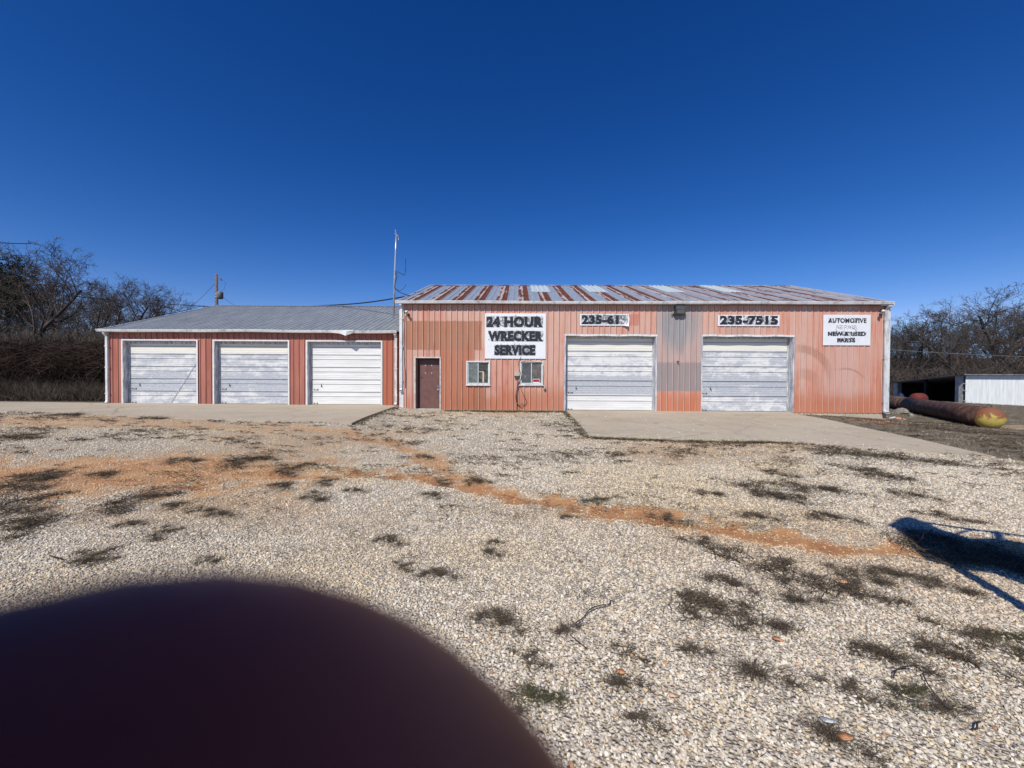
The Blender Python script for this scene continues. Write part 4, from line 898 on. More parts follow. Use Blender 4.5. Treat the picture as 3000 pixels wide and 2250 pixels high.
m = MB(); c_ = at_depth(648, 817, 36)-pb; m.tube([(0.1, 0, c_.z+0.1), tuple(c_)], 0.03, 6); m.tube([tuple(c_), (c_.x, 0, c_.z-0.15)], 0.05, 6); m.tube([tuple(c_), (c_.x+0.42, 0, c_.z-0.35), (c_.x+0.3, 0, c_.z-0.9), (tz.x+0.1, -0.1, tz.z+0.35)], 0.014, 5); m.build('insulator_arm', DARKM, r)
def ad(x, y, Y): return at_depth(x, y, Y)
cord([ad(-60, 842, 30), ad(0, 849, 31), ad(200, 867, 33), ad(360, 881, 35), ad(510, 892, 35.5), ad(632, 898.5, 35.8), ad(760, 899.5, 30), ad(900, 897, 25), ad(1050, 889, 21), ad(1195, 868, 18)], 0.035, 'power_line', 'black power line sweeping from the left edge behind the wing roof to the tall garage', 'power line', n=5)
cord([ad(632, 828, 36), ad(600, 862, 37), ad(570, 890, 38), ad(560, 900, 38)], 0.013, 'power_line', 'thin guy wire slanting left from the utility pole', 'power line')
cord([ad(650, 866, 36), ad(665, 880, 34), ad(690, 896, 32), ad(705, 905, 31)], 0.014, 'power_line', 'thin wire dropping right from the pole transformer', 'power line')
cord([ad(-40, 708, 30), ad(0, 711, 31), ad(40, 713, 32), ad(90, 714, 33)], 0.03, 'power_line', 'short stretch of wire crossing the big left tree', 'power line')
cord([ad(2560, 1022, 44), ad(2620, 1025, 44), ad(2720, 1032, 43), ad(2850, 1038, 42), ad(3000, 1045, 41), ad(3200, 1052, 40)], 0.018, 'power_line', 'pale upper power line in front of the right wood', 'power line', simple('grey_wire', (0.16, 0.16, 0.17), (0.22, 0.22, 0.22)))
cord([ad(2560, 995, 50), ad(2650, 1000, 50), ad(2800, 1006, 50), ad(3000, 1014, 50), ad(3200, 1020, 50)], 0.02, 'power_line', 'faint higher power line against the right wood', 'power line', DARKM)

# ================================================================= TANKS, SHED, RUBBLE
def rust_mat(name, c1, c2, c3, sc=2.0, st=(1, 1, 1)):
    t = T(name, 0.75, 0.25); n = t.noise(sc, 7, 0.7, st=st, dist=0.5); n2 = t.noise(14, 5, 0.7)
    c = t.ramp(n, [(0.35, c1), (0.5, c2), (0.68, c3)]); t.col(t.mix(t.rng(n2, 0.5, 0.75, 0, 0.5), c, c1)); t.bump(n2, 0.01, 0.5); return t.m
TANKM = rust_mat('rusted_tank_shell', (0.045, 0.022, 0.016), (0.085, 0.042, 0.03), (0.15, 0.11, 0.09), 1.6, (2.5, 2.5, 2.5))
def ball_mat():
    t = T('yellow_and_rust_tank_end', 0.7, 0.3); X, Y, Z = t.sep(); n = t.noise(3.2, 6, 0.7, dist=0.8); n2 = t.noise(18, 4, 0.7)
    f = t.M('ADD', t.M('MULTIPLY', t.M('SUBTRACT', n, 0.5), 1.5), t.M('MULTIPLY', t.M('SUBTRACT', Z, 0.40), 1.5))
    c = t.mix(t.rng(f, -0.12, 0.12), (0.46, 0.36, 0.085), (0.22, 0.085, 0.04)); t.col(t.mix(t.rng(n2, 0.5, 0.75, 0, 0.5), c, (0.13, 0.06, 0.03))); t.bump(n2, 0.01, 0.4); return t.m
BALLM = ball_mat()
A_ = on_ground(2893, 1257); A_.z = float(ground_z(A_.x, A_.y))
rt = 0.42
# choose the near end so that its ball is about 76 px wide
rt = 0.37; p0 = at_depth(2912, 1227, 13.0)
Bq = at_depth(2560, 1190, 27); p1 = Vector((Bq.x, 27, 0)); p1.z = float(ground_z(p1.x, p1.y))+rt*0.9
def tank(p0, p1, r_, ends, label, bodym, capm):
    root = empty('tank', (p0.x, p0.y, p0.z-r_), 0, label, 'tank'); o_ = Vector((p0.x, p0.y, p0.z-r_))
    d = (p1-p0).normalized(); L = (p1-p0).length
    m = MB(); m.tube([p0+d*(r_*0.75)-o_, p0+d*(L*0.33)-o_, p0+d*(L*0.66)-o_, p1-d*(r_*0.75)-o_], r_, 28, True); m.build('shell', bodym, root, True)
    for P, dd in ((p0, -d), (p1, d)):
        m = MB(); pts = []; rs = []
        for k in range(9):
            t = k/8*PI/2; pts.append(P-dd*(r_*0.75)+dd*math.sin(t)*r_*0.78-o_); rs.append(max(math.cos(t)*r_*1.004, 0.004))
        m.tube(pts, rs, 28, False); m.build('end_cap', capm, root, True)
    return root, d, o_
SEAM = rust_mat('weld_seam_rust', (0.03, 0.015, 0.01), (0.06, 0.03, 0.02), (0.1, 0.06, 0.045), 6)
pm = p0+(p1-p0)*0.55
T1, d_, o_ = tank(p0, pm-(p1-p0).normalized()*0.05, rt, True, 'long rusty tank lying on the grass with a yellow domed end', TANKM, BALLM)
for f_ in (0.06, 0.22, 0.40, 0.53):
    c_ = p0+(p1-p0)*f_-o_; m = MB(); m.tube([c_-d_*0.03, c_-d_*0.012, c_+d_*0.012, c_+d_*0.03], [rt, rt*1.022, rt*1.022, rt], 28, False); m.build('weld_seam', SEAM, T1)
m = MB(); hp = p0+d_*0.35-o_+Vector((0, 0, rt)); m.tube([hp+Vector((-0.09, 0, -0.02)), hp+Vector((-0.08, 0, 0.07)), hp+Vector((0, 0, 0.11)), hp+Vector((0.08, 0, 0.07)), hp+Vector((0.09, 0, -0.02))], 0.014, 6); m.build('lifting_ring', DARKM, T1)
tank(pm+(p1-p0).normalized()*0.05, p1, rt, True, 'second rusty tank lying end to end behind the yellow ended tank', rust_mat('older_tank_shell', (0.06, 0.035, 0.025), (0.10, 0.065, 0.05), (0.18, 0.15, 0.125), 2.5), TANKM)
q0 = at_depth(2682, 1168, 25.5); q1 = at_depth(2728, 1170, 25.5)
tank(Vector((q0.x-0.05, 25.5, q0.z)), Vector((q1.x+0.05, 26.1, q0.z)), 0.36, True, 'short dull red tank standing behind the long rusty tanks', rust_mat('dull_red_tank', (0.11, 0.02, 0.015), (0.16, 0.035, 0.025), (0.22, 0.06, 0.04), 3), rust_mat('dull_red_tank_end', (0.10, 0.02, 0.015), (0.15, 0.03, 0.022), (0.2, 0.05, 0.035), 3))

# shed
def corr_white():
    t = T('white_corrugated_sheet', 0.5, 0.3); n = t.noise(2, 5, 0.6, st=(3, 3, 0.4)); t.col(t.ramp(n, [(0.3, (0.58, 0.61, 0.60)), (0.6, (0.74, 0.76, 0.75))])); return t.m
CW = corr_white()
sA = Vector((35.3, 30.0)); sB = Vector((40.9, 41.0)); shW = 18.0
shed = empty('open_shed', (sA.x, sA.y, 0), 0, 'low shed with a white corrugated wall and a dark open side', 'shed')
zA, zB = 1.98, 1.28
V = []; Q = []; N = int(shW/0.08)
kk = 0; a = 0
while a < shW-0.01:                       # separate wall sheets
    V = []; Q = []
    for i in range(13):
        x = a+0.9144*i/12; V += [(x, 0.018*math.cos(x/0.0762*PI), -1.8), (x, 0.018*math.cos(x/0.0762*PI), zA-0.03)]
    Q = [(2*i, 2*i+2, 2*i+3, 2*i+1) for i in range(12)]; m = MB(); m.add(V, Q); link('wall_sheet', m.mesh('wall_sheet'), CW, shed, True); a += 0.9144
dB = sB-sA
def sh(u, v, z): return (dB.x*v+u, dB.y*v, z)     # u to the right, v from the front to the back
zr = lambda v: zA+(zB-zA)*v
m = MB(); m.prism([sh(-0.35, -0.03, zr(0)+0.0), sh(-0.35, 1.03, zr(1)), sh(-0.35, 1.03, zr(1)+0.07), sh(-0.35, -0.03, zr(0)+0.07)], (shW+0.5, 0, 0)); m.build('roof', simple('shed_roof_sheet', (0.13, 0.13, 0.13), (0.25, 0.25, 0.25), 2), shed)
m = MB(); m.prism([sh(0, 1, -1.8), sh(shW, 1, -1.8), sh(shW, 1, zB), sh(0, 1, zB)], (0.0, 0.05, 0)); m.build('back_wall', simple('shed_inner_wall', (0.03, 0.035, 0.05), (0.06, 0.065, 0.08), 2), shed)
m = MB(); m.prism([sh(shW, 0, -1.8), sh(shW, 1, -1.8), sh(shW, 1, zB), sh(shW, 0, zA-0.05)], (0.05, 0, 0)); m.build('end_wall', CW, shed)
m = MB(); m.prism([sh(5, 0.05, -1.8), sh(5, 0.98, -1.8), sh(5, 0.98, zB-0.02), sh(5, 0.05, zA-0.1)], (0.05, 0, 0)); m.build('partition', INTERIOR, shed)
POSTM = simple('whitewashed_post', (0.50, 0.50, 0.48), (0.32, 0.31, 0.29), 5)
for v, w_ in ((0.035, 0.14), (0.075, 0.14), (0.5, 0.1), (0.985, 0.22)):
    c0_ = sh(0, v, 0); MB().box(c0_[0]-w_, c0_[0]+w_, c0_[1]-w_, c0_[1]+w_, -1.8, zr(v)-0.03).build('post', POSTM if v != 0.5 else INTERIOR, shed)
for z in (-0.05, 0.75, 1.3):
    m = MB(); m.tube([sh(0, 0.0, z), sh(0, 0.08, z)], 0.06, 6); m.build('rail', POSTM, shed)
m = MB(); m.prism([sh(0.1, 0.88, -0.3), sh(0.1, 0.97, -0.5), sh(0.1, 0.97, 0.0), sh(0.1, 0.95, 0.25), sh(0.1, 0.90, 0.1)], (0.12, 0, 0)); m.build('leaning_sheet', CW, shed)

# rubble
ROCKM = simple('concrete_rubble', (0.30, 0.28, 0.25), (0.16, 0.15, 0.13), 12, 0.9, 0.1, bump=0.01)
BRKM = simple('orange_brick_rubble', (0.42, 0.16, 0.08), (0.5, 0.28, 0.18), 12, 0.9, 0.1)
def rock(loc, size, seed, mat, name='rubble_chunk', label=None, cat='rubble', flat=0.5):
    bm = bmesh.new(); bmesh.ops.create_icosphere(bm, subdivisions=2, radius=1)
    rr = random.Random(seed); ax = [Vector((rr.uniform(-1, 1), rr.uniform(-1, 1), rr.uniform(-1, 1))).normalized() for _ in range(9)]
    for v in bm.verts:
        for a in ax:
            d = v.co.dot(a); lim = 0.62
            if d > lim: v.co -= a*(d-lim)
        v.co = Vector((v.co.x*size, v.co.y*size*0.8, v.co.z*size*flat))
    me = bpy.data.meshes.new(name); bm.to_mesh(me); bm.free(); o = link(name, me, mat)
    o.location = loc; o.rotation_euler = (rr.uniform(-0.3, 0.3), rr.uniform(-0.3, 0.3), rr.uniform(0, 6)); return tag(o, label, cat, 'rubble beside the right corner of the garage' if cat == 'rubble' else None)
for i, (x, y, s, mt, lb) in enumerate(((2632, 1212, 0.42, ROCKM, 'largest grey slab of rubble leaning beside the right corner'), (2652, 1214, 0.30, ROCKM, 'flat grey rubble slab just right of the largest one'), (2668, 1219, 0.2, ROCKM, 'small grey rubble chunk at the foot of the rusty tank'),
                                   (2614, 1226, 0.12, WHITE, 'pale chunk lying below the right downspout'), (2592, 1222, 0.10, BRKM, 'reddish chunk left of the right downspout'), (2632, 1228, 0.14, BRKM, 'orange broken brick in front of the grey rubble'), (2650, 1230, 0.08, BRKM, 'smallest orange brick piece right of the broken brick'), (2600, 1236, 0.07, BRKM, 'small orange lump on the clay patch'))):
    p = on_ground(x, y); rock(p+Vector((0, 0, s*0.2)), s, 40+i, mt, label=lb)
p = on_ground(1163, 1199); rock(p+Vector((0, 0, 0.06)), 0.1, 77, simple('brown_stone', (0.2, 0.11, 0.08), (0.28, 0.17, 0.13)), 'stone', 'brown stone at the foot of the downspout between the two buildings', 'stone', 0.8)

# ================================================================= VEGETATION
def ribbons(P, Dv, L, W, bend, seg=2, seed=0, droop=0.0):
    """P,(n,3) roots; Dv (n,3) directions; returns verts, quads"""
    n = len(P); r = np.random.default_rng(seed)
    side = np.cross(Dv, r.normal(size=(n, 3))); side /= np.linalg.norm(side, axis=1)[:, None]+1e-9
    bd = r.normal(size=(n, 3)); bd -= (bd*Dv).sum(1)[:, None]*Dv; bd /= np.linalg.norm(bd, axis=1)[:, None]+1e-9
    V = np.zeros((n, seg+1, 2, 3))
    for k in range(seg+1):
        t = k/seg; c = P+Dv*(L*t)[:, None]+bd*(bend*L*t*t)[:, None]; c[:, 2] -= droop*L*t*t
        w = (W*(1-0.85*t))[:, None]*side; V[:, k, 0] = c-w; V[:, k, 1] = c+w
    idx = np.arange(n*(seg+1)*2).reshape(n, seg+1, 2)
    Q = np.stack([idx[:, :-1, 0], idx[:, :-1, 1], idx[:, 1:, 1], idx[:, 1:, 0]], -1).reshape(-1, 4)
    return V.reshape(-1, 3), Q
def rib_mesh(name, *a, **k): V, Q = ribbons(*a, **k); return mesh_np(name, V, Q)
def hmat(name, c1, c2, c3, sc=3.0):
    t = T(name, 0.85, 0.1); n = t.noise(sc, 3, 0.6); n2 = t.noise(sc*15, 2, 0.5)
    t.col(t.ramp(t.M('ADD', t.M('MULTIPLY', n, 0.6), t.M('MULTIPLY', n2, 0.4)), [(0.38, c1), (0.5, c2), (0.62, c3)])); return t.m
WEEDM = hmat('dead_weed', (0.05, 0.037, 0.027), (0.09, 0.069, 0.049), (0.17, 0.135, 0.092), 14)
WEEDG = hmat('olive_weed', (0.04, 0.042, 0.02), (0.07, 0.07, 0.035), (0.13, 0.11, 0.06), 14)
GRASSM = hmat('dry_grass', (0.13, 0.105, 0.075), (0.24, 0.20, 0.135), (0.36, 0.30, 0.205), 1.2)
MOSSM = hmat('dark_green_grass', (0.045, 0.045, 0.022), (0.08, 0.075, 0.035), (0.15, 0.12, 0.06), 2)

def weed_mesh(seed, n=260, R=1.0, hgt=0.28, lanky=0.0):
    r = np.random.default_rng(seed); k = 7 if lanky < 0.5 else 4
    cx = r.normal(size=(k, 2))*0.38; cx[:, 0] *= 1.4; ci = r.integers(0, k, n)
    P = np.zeros((n, 3)); P[:, :2] = cx[ci]+r.normal(size=(n, 2))*np.where(r.random((n, 1)) < 0.4, 0.3, 0.11); P[:, 2] = 0.01
    a = r.uniform(0, 2*PI, n); e = r.uniform(0.0, 0.9, n)**1.5
    D = np.stack([np.cos(a)*np.cos(e), np.sin(a)*np.cos(e), np.sin(e)*hgt/0.28], 1); D /= np.linalg.norm(D, axis=1)[:, None]
    L = r.uniform(0.15, 0.6, n)*(1+lanky)*np.where(r.random(n) < 0.12, 1.8, 1.0); V, Q = ribbons(P, D, L, r.uniform(0.006, 0.018, n), r.uniform(0.1, 0.9, n), 3, seed, 0.25)
    V[:, 2] = np.maximum(V[:, 2], 0.004+0.03*np.abs(np.sin(V[:, 0]*40)))
    me = mesh_np('weed_clump', V, Q); return me
WEEDS = [weed_mesh(100+i, 680 if i < 4 else 360, hgt=0.3, lanky=0.0 if i < 4 else 0.9) for i in range(6)]
for i, w in enumerate(WEEDS): w.materials.append(WEEDG if i in (1,) else WEEDM)
WL = [  # px, py, half width in px, kind
 (1570, 2055, 70, 1, 'olive grey weed clump beside the dark fingertip, largest one there'), (1440, 1830, 75, 0, 'dark weed patch right of the top of the dark fingertip'), (1650, 1850, 40, 4, 'thin weed tuft at the lower end of the curved twig'),
 (2090, 1800, 85, 0, 'big dark matted weed, lower left one of the large foreground pair'), (2215, 1815, 65, 3, 'dark matted weed right of the big foreground mat'), (2305, 1690, 90, 2, 'broad flat dark weed patch in the right foreground'),
 (2120, 1715, 55, 0, 'dark weed patch above the big foreground mat'), (2015, 1745, 35, 4, 'thin dark weed streak left of the big foreground mat'), (2528, 1686, 45, 3, 'dark weed below the cast shadow, left of a pair'), (2615, 1692, 45, 0, 'dark weed below the cast shadow, right of a pair'),
 (2520, 1737, 55, 2, 'long dark weed streak under the pair near the shadow'), (2360, 1773, 45, 5, 'stringy weed right of the big foreground mat'), (1863, 1918, 45, 3, 'speckled dark weed with an orange leaf'), (2022, 1908, 40, 4, 'stemmy weed below the big foreground mat'),
 (2232, 1997, 60, 5, 'sprawling brown weed in the lower right foreground'), (1827, 2019, 50, 5, 'thin brown weed between olive clump and sprawling weed'), (1870, 2110, 45, 4, 'greenish weed near the bottom edge'), (2557, 1925, 45, 0, 'dark weed on the right foreground gravel'),
 (2615, 1945, 50, 5, 'twiggy weed touching the forked stick'), (2673, 2040, 40, 1, 'olive weed below the forked stick'), (2767, 2077, 35, 4, 'dark weed at the right end of the long stick'), (2514, 2040, 45, 2, 'small brown weed left of the forked stick'),
 (2730, 1903, 45, 4, 'spiky weed above the forked stick'), (2890, 1889, 50, 2, 'dark weed near the right edge'), (2977, 1881, 40, 1, 'green brown weed at the right edge'), (2847, 1960, 45, 5, 'straggling weed near right edge below the shadow'),
 (2449, 2185, 55, 5, 'dry weed at the bottom edge beside the orange leaf'), (2774, 1715, 40, 3, 'weed just under the cast shadow bar'), (1560, 1940, 45, 2, 'weed between fingertip and curved twig'), (1125, 1590, 38, 0, 'dark weed clump alone on pale gravel above the fingertip'),
 (1268, 1692, 50, 0, 'dark weed clump just above the fingertip'), (1180, 1665, 30, 2, 'tan weed left of the clump above the fingertip'), (1448, 1594, 22, 0, 'small weed right of centre foreground'), (1430, 1625, 28, 5, 'thin weed under the small centre weed'),
 (1254, 1455, 32, 0, 'dark weed below the clay track fork'), (1309, 1482, 20, 3, 'tiny weed below the clay track fork'), (1030, 1441, 28, 0, 'dark weed under the clay track centre left'), (949, 1414, 30, 2, 'weed in the clay track left of the fork'),
 (942, 1455, 38, 3, 'dark weed row below the clay track'), (807, 1428, 35, 0, 'dark weed on the orange clay'), (705, 1350, 45, 2, 'dark streak of weed above the left clay track'), (760, 1350, 28, 0, 'dark weed at the right end of the streak above left track'),
 (556, 1347, 30, 3, 'weed on gravel left of the long streak'), (366, 1543, 25, 0, 'lone dark weed on the left gravel'), (380, 1470, 60, 2, 'long weed row below the left clay'), (488, 1485, 25, 0, 'dark weed right of the long left row'), (630, 1513, 28, 0, 'dark weed on pale gravel left of centre'),
 (597, 1492, 26, 3, 'dark weed just above the pale gravel one'), (468, 1567, 30, 2, 'faint weed on the left gravel'), (224, 1655, 28, 0, 'weed above the left end of the fingertip'), (278, 1635, 35, 2, 'long faint weed above the fingertip'), (624, 1638, 25, 3, 'small weed above the middle of the fingertip'),
 (40, 1482, 60, 2, 'broad dark weed patch at the left edge'), (20, 1550, 55, 0, 'dark weed patch low at the left edge'), (122, 1521, 24, 3, 'small weed near the left edge'), (68, 1418, 55, 2, 'dark weed streak on clay at left edge'), (163, 1391, 35, 3, 'reddish weed streak on the left clay'),
 (278, 1395, 28, 0, 'weed on the left clay'), (68, 1279, 38, 2, 'grey weed patch on far left gravel'), (183, 1217, 25, 0, 'dark weed at the far left apron edge'), (465, 1225, 25, 3, 'dark weed at the apron edge'), (834, 1380, 40, 2, 'weed streak at the top of the left track'),
 (902, 1367, 32, 0, 'weed above the left track near the fork'), (1248, 1336, 22, 3, 'small weed on the upper clay track'), (1295, 1414, 28, 2, 'weed at the clay fork'), (1390, 1414, 35, 0, 'dark weed right of the clay fork'),
 (2219, 1435, 65, 2, 'large dark patch of weed on gravel in front of the apron'), (2266, 1462, 42, 0, 'densest weed at the foot of the large gravel patch'), (2361, 1425, 50, 3, 'dark weed right of the large gravel patch'), (2070, 1442, 32, 3, 'weed left of the large gravel patch'),
 (2219, 1520, 34, 0, 'dark weed above the right clay track'), (2436, 1523, 40, 0, 'round dark weed left of the cast shadow tip'), (2266, 1387, 35, 2, 'thin weed above the large gravel patch'), (2551, 1387, 45, 2, 'brown weed streak right of the gravel patch'), (2083, 1603, 45, 2, 'dark weed streak below the clay track'),
 (1663, 1520, 22, 0, 'small weed below the centre clay track'), (1758, 1466, 24, 1, 'green weed beside the centre clay track'), (1968, 1523, 34, 2, 'dark weed in the clay track'), (2666, 1455, 32, 0, 'weed above the cast shadow'), (2788, 1520, 30, 2, 'weed at the upper edge of the cast shadow'),
 (2780, 1600, 60, 0, 'dark weed mat inside the cast shadow, left one'), (2860, 1632, 70, 3, 'dark weed mat inside the cast shadow, middle one'), (2955, 1655, 70, 0, 'dark weed mat inside the cast shadow, right one'),
 (1825, 1353, 18, 1, 'green tuft on gravel in front of the apron'), (1666, 1387, 20, 1, 'green tuft on the centre gravel'), (2490, 1328, 50, 2, 'weed line along the apron front edge'), (2646, 1342, 50, 2, 'weed line near the pointed apron end'), (1717, 1469, 16, 1, 'tiny green tuft by the clay track')]
for i, (px, py, hw, k, lb) in enumerate(WL):
    p = on_ground(px, py); o = bpy.data.objects.new('weed_clump', WEEDS[k]); COL.objects.link(o); tag(o, lb, 'weed', 'dead weeds scattered on the gravel')
    s = hw/F*math.hypot(p.x, p.y)*0.95/0.84
    rr = random.Random(i*7+1); o.location = p+Vector((0, 0, 0.008)); o.rotation_euler = (0, 0, rr.uniform(-0.5, 0.5)); zz = min(s, 0.33)
    o.scale = (s*0.95, s*(0.9 if py > 1650 else 1.15), zz*0.55)

# small bits of debris as stuff: short dead stems lying between the stones
r = RNG; n = 24000
P = np.stack([r.uniform(-20, 20, n), 1.2+13*r.random(n)**1.5], 1)
P = P[(np.abs(P[:, 0]) < P[:, 1]*1.45+0.5) & ~in_poly(P, LAPRON) & ~in_poly(P, RAPRON)]
dens = fbm(P*np.array([0.7, 1.5]), 0.9, 77); P = P[r.random(len(P)) < S(0.46, 0.62, dens)*np.where(P[:, 0] > 0.4*P[:, 1]-0.6, 1.0, 0.55)+0.05]
# clusters
m_ = len(P); rep = 13; Pc = np.repeat(P, rep, 0)+r.normal(size=(m_*rep, 2))*0.045*np.array([1.6, 0.8]); n = len(Pc)
a = r.uniform(0, 2*PI, n); e = r.uniform(0, 0.35, n); D = np.stack([np.cos(a)*np.cos(e), np.sin(a)*np.cos(e)*0.7, np.sin(e)], 1)
P3 = np.concatenate([Pc, (ground_z(Pc[:, 0], Pc[:, 1])+0.024)[:, None]], 1); sc = np.clip(P3[:, 1]/6, 0.6, 1.3)
me = rib_mesh('dead_stems', P3, D, r.uniform(0.03, 0.10, n)*sc, r.uniform(0.0030, 0.0062, n)*sc**1.3, r.uniform(0, 0.5, n), seg=2, seed=5)
o = link('dead_stems', me, WEEDM); tag(o, 'short dead stems scattered over the gravel', kind='stuff')

# dry grass right, and green grass strip by the office wall and the aprons
def grass(name, pts, n_per, Lr, Wr, mat, label, seed):
    r = np.random.default_rng(seed); P = np.repeat(pts, n_per, 0)+r.normal(size=(len(pts)*n_per, 2))*0.05; n = len(P)
    a = r.uniform(0, 2*PI, n); e = r.uniform(0.3, 1.4, n); D = np.stack([np.cos(a)*np.cos(e), np.sin(a)*np.cos(e), np.sin(e)], 1)
    P3 = np.concatenate([P, ground_z(P[:, 0], P[:, 1])[:, None]], 1)
    o = link(name, rib_mesh(name, P3, D, r.uniform(*Lr, n), r.uniform(*Wr, n), r.uniform(0.1, 0.6, n), seg=2, seed=seed, droop=0.3), mat); return tag(o, label, kind='stuff')
n = 30000; P = np.stack([r.uniform(8, 46, n), 6+24*r.random(n)**1.3], 1); P = P[in_poly(P, DIRTR) & (P[:, 0] < 1.5*P[:, 1]+2)]
_bx = (MB_R.transposed()@Vector((0, 0, 0)))
P = P[~((P[:, 0] < 15.1) & (P[:, 1] > 15.2))]
dn = fbm(P, 0.6, 91); P = P[r.random(len(P)) < S(0.35, 0.6, dn)+0.15]
grass('dry_grass', P, 5, (0.04, 0.12), (0.003, 0.007), GRASSM, 'short dry grass right of the tall garage', 6)
def along(poly, n, sp): 
    poly = np.array(poly); seg = np.linalg.norm(np.diff(poly, axis=0), axis=1); t = r.random(n)*seg.sum(); cs = np.concatenate([[0], np.cumsum(seg)]); i = np.clip(np.searchsorted(cs, t)-1, 0, len(seg)-1)
    f = ((t-cs[i])/seg[i])[:, None]; return poly[i]*(1-f)+poly[i+1]*f+r.normal(size=(n, 2))*sp
ep = [mp2(1.9, -0.35), mp2(s_door1-0.1, -0.35)]
P = np.concatenate([along(ep, 900, 0.12), along([mp2(3.2, -0.75), mp2(s_door1+0.3, -0.8)], 300, 0.22), along([RAPRON[-1], RAPRON[0]], 500, 0.07)+np.array([-0.06, 0]), along(RAPRON[0:3], 900, 0.06)+np.array([0, -0.06]),
                    along(LAPRON[0:2], 60, 0.05)+np.array([0, -0.05]), along([LAPRON[-1], LAPRON[0]], 250, 0.05)+np.array([0.07, 0])])
P = P[~in_poly(P, LAPRON) & ~in_poly(P, RAPRON)]
grass('edge_grass', P, 6, (0.03, 0.09), (0.002, 0.006), MOSSM, 'low green brown grass along the wall foot and apron edges', 8)

# ---- bare trees
BARK = hmat('grey_brown_bark', (0.035, 0.029, 0.026), (0.06, 0.05, 0.045), (0.11, 0.095, 0.085), 1.5)
TWIG = hmat('dark_twigs', (0.045, 0.035, 0.029), (0.078, 0.062, 0.052), (0.13, 0.108, 0.092), 0.6)
def tube_np(segs, n):
    """segs: list of (p0,p1,r0,r1)"""
    if not segs: return np.zeros((0, 3)), np.zeros((0, 4), int)
    A = np.array([s[0] for s in segs]); B = np.array([s[1] for s in segs]); r0 = np.array([s[2] for s in segs]); r1 = np.array([s[3] for s in segs])
    d = B-A; d /= np.linalg.norm(d, axis=1)[:, None]+1e-9; up = np.where(np.abs(d[:, 2:3]) < 0.9, np.array([[0, 0, 1.0]]), np.array([[1.0, 0, 0]]))
    u = np.cross(d, up); u /= np.linalg.norm(u, axis=1)[:, None]; v = np.cross(d, u); V = np.zeros((len(A), 2, n, 3))
    for k in range(n):
        c, s = math.cos(2*PI*k/n), math.sin(2*PI*k/n); o = u*c+v*s; V[:, 0, k] = A+o*r0[:, None]; V[:, 1, k] = B+o*r1[:, None]
    idx = np.arange(len(A)*2*n).reshape(len(A), 2, n); nx = np.roll(idx, -1, axis=2)
    Q = np.stack([idx[:, 0], nx[:, 0], nx[:, 1], idx[:, 1]], -1).reshape(-1, 4); return V.reshape(-1, 3), Q
def make_tree(seed, H=10.0, spread=1.0, lean=0.0, fork=0.35, counts=(10, 6, 6, 6), twig=0.011, up=0.25):
    rr = random.Random(seed); trunk = []; thick = []; thin = []
    def grow(p, d, L, r, lev):
        nseg = (6, 5, 4, 3, 2)[lev]; pts = [p]; rad = [r]; cur = Vector(p); dd = Vector(d)
        for i in range(nseg):
            w = (0.10, 0.22, 0.3, 0.35, 0.35)[lev]
            dd = (dd+Vector((rr.gauss(0, w), rr.gauss(0, w), rr.gauss(0, w)+up*0.25*(lev > 0)))).normalized()
            cur = cur+dd*(L/nseg); pts.append(cur.copy()); rad.append(r*(1-(0.55 if lev == 0 else 0.75)*(i+1)/nseg))
        for i in range(nseg):
            sg = (tuple(pts[i]), tuple(pts[i+1]), rad[i], rad[i+1]); (trunk if lev == 0 else thick if lev < 3 else thin).append(sg)
        if lev < 4:
            nc = counts[lev]
            for k in range(nc):
                t = (fork+(1-fork)*(k+rr.random())/nc) if lev == 0 else (0.2+0.8*(k+rr.random())/nc)
                q = t*nseg; i = min(int(q), nseg-1); f = q-i; pp = pts[i].lerp(pts[i+1], f); rp = rad[i]*(1-f)+rad[i+1]*f
                ax = (pts[i+1]-pts[i]).normalized(); a = rr.uniform(0.45, 1.05)*(1.0 if lev else 0.9*spread)
                pr = ax.cross(Vector((rr.gauss(0, 1), rr.gauss(0, 1), rr.gauss(0, 1)))).normalized()
                nd = (ax*math.cos(a)+pr*math.sin(a)).normalized()
                Lc = (H*0.45*(1.15-0.5*t) if lev == 0 else L*(0.62-0.22*t))*rr.uniform(0.7, 1.2)
                grow(pp, nd, Lc, max(rp*(0.55 if lev < 2 else 0.6), twig), lev+1)
    grow(Vector((0, 0, -0.3)), Vector((lean, 0, 1)).normalized(), H*0.72, H*0.013+0.02, 0)
    V, Q = tube_np(trunk, 8); mt = mesh_np('trunk', V, Q)
    V1, Q1 = tube_np(thick, 5); V2, Q2 = tube_np(thin, 3); mc = mesh_np('crown', np.concatenate([V1, V2]), np.concatenate([Q1, Q2+len(V1)]))
    mt.materials.append(BARK); mc.materials.append(TWIG); return mt, mc, float(max(V1[:, 2].max(), np.percentile(V2[:, 2], 99.7)))
TREES = [make_tree(3, 10, 1.0, 0.25, 0.25), make_tree(5, 10, 1.1, -0.1, 0.3), make_tree(8, 10, 0.8, 0.05, 0.3), make_tree(13, 10, 1.2, 0.0, 0.2), make_tree(21, 10, 0.9, 0.15, 0.35), make_tree(34, 10, 1.0, -0.2, 0.25)]
def tree(px, ptop, Y, k, label, group=None, rz=0.0, pbase=None):
    top = at_depth(px, ptop, Y); zb = float(ground_z(top.x, Y)); h = top.z-zb; s = h/TREES[k][2]
    o = empty('bare_tree', (top.x, Y, zb), rz, label, 'tree', group); o.scale = (s, s, s)
    link('trunk', TREES[k][0], None, o); link('crown', TREES[k][1], None, o)
tree(40, 700, 27, 0, 'big bare tree leaning right at the left edge', None, 0.0)
tree(-60, 690, 31, 3, 'tall bare tree cut by the left edge of the picture', None, 1.0)
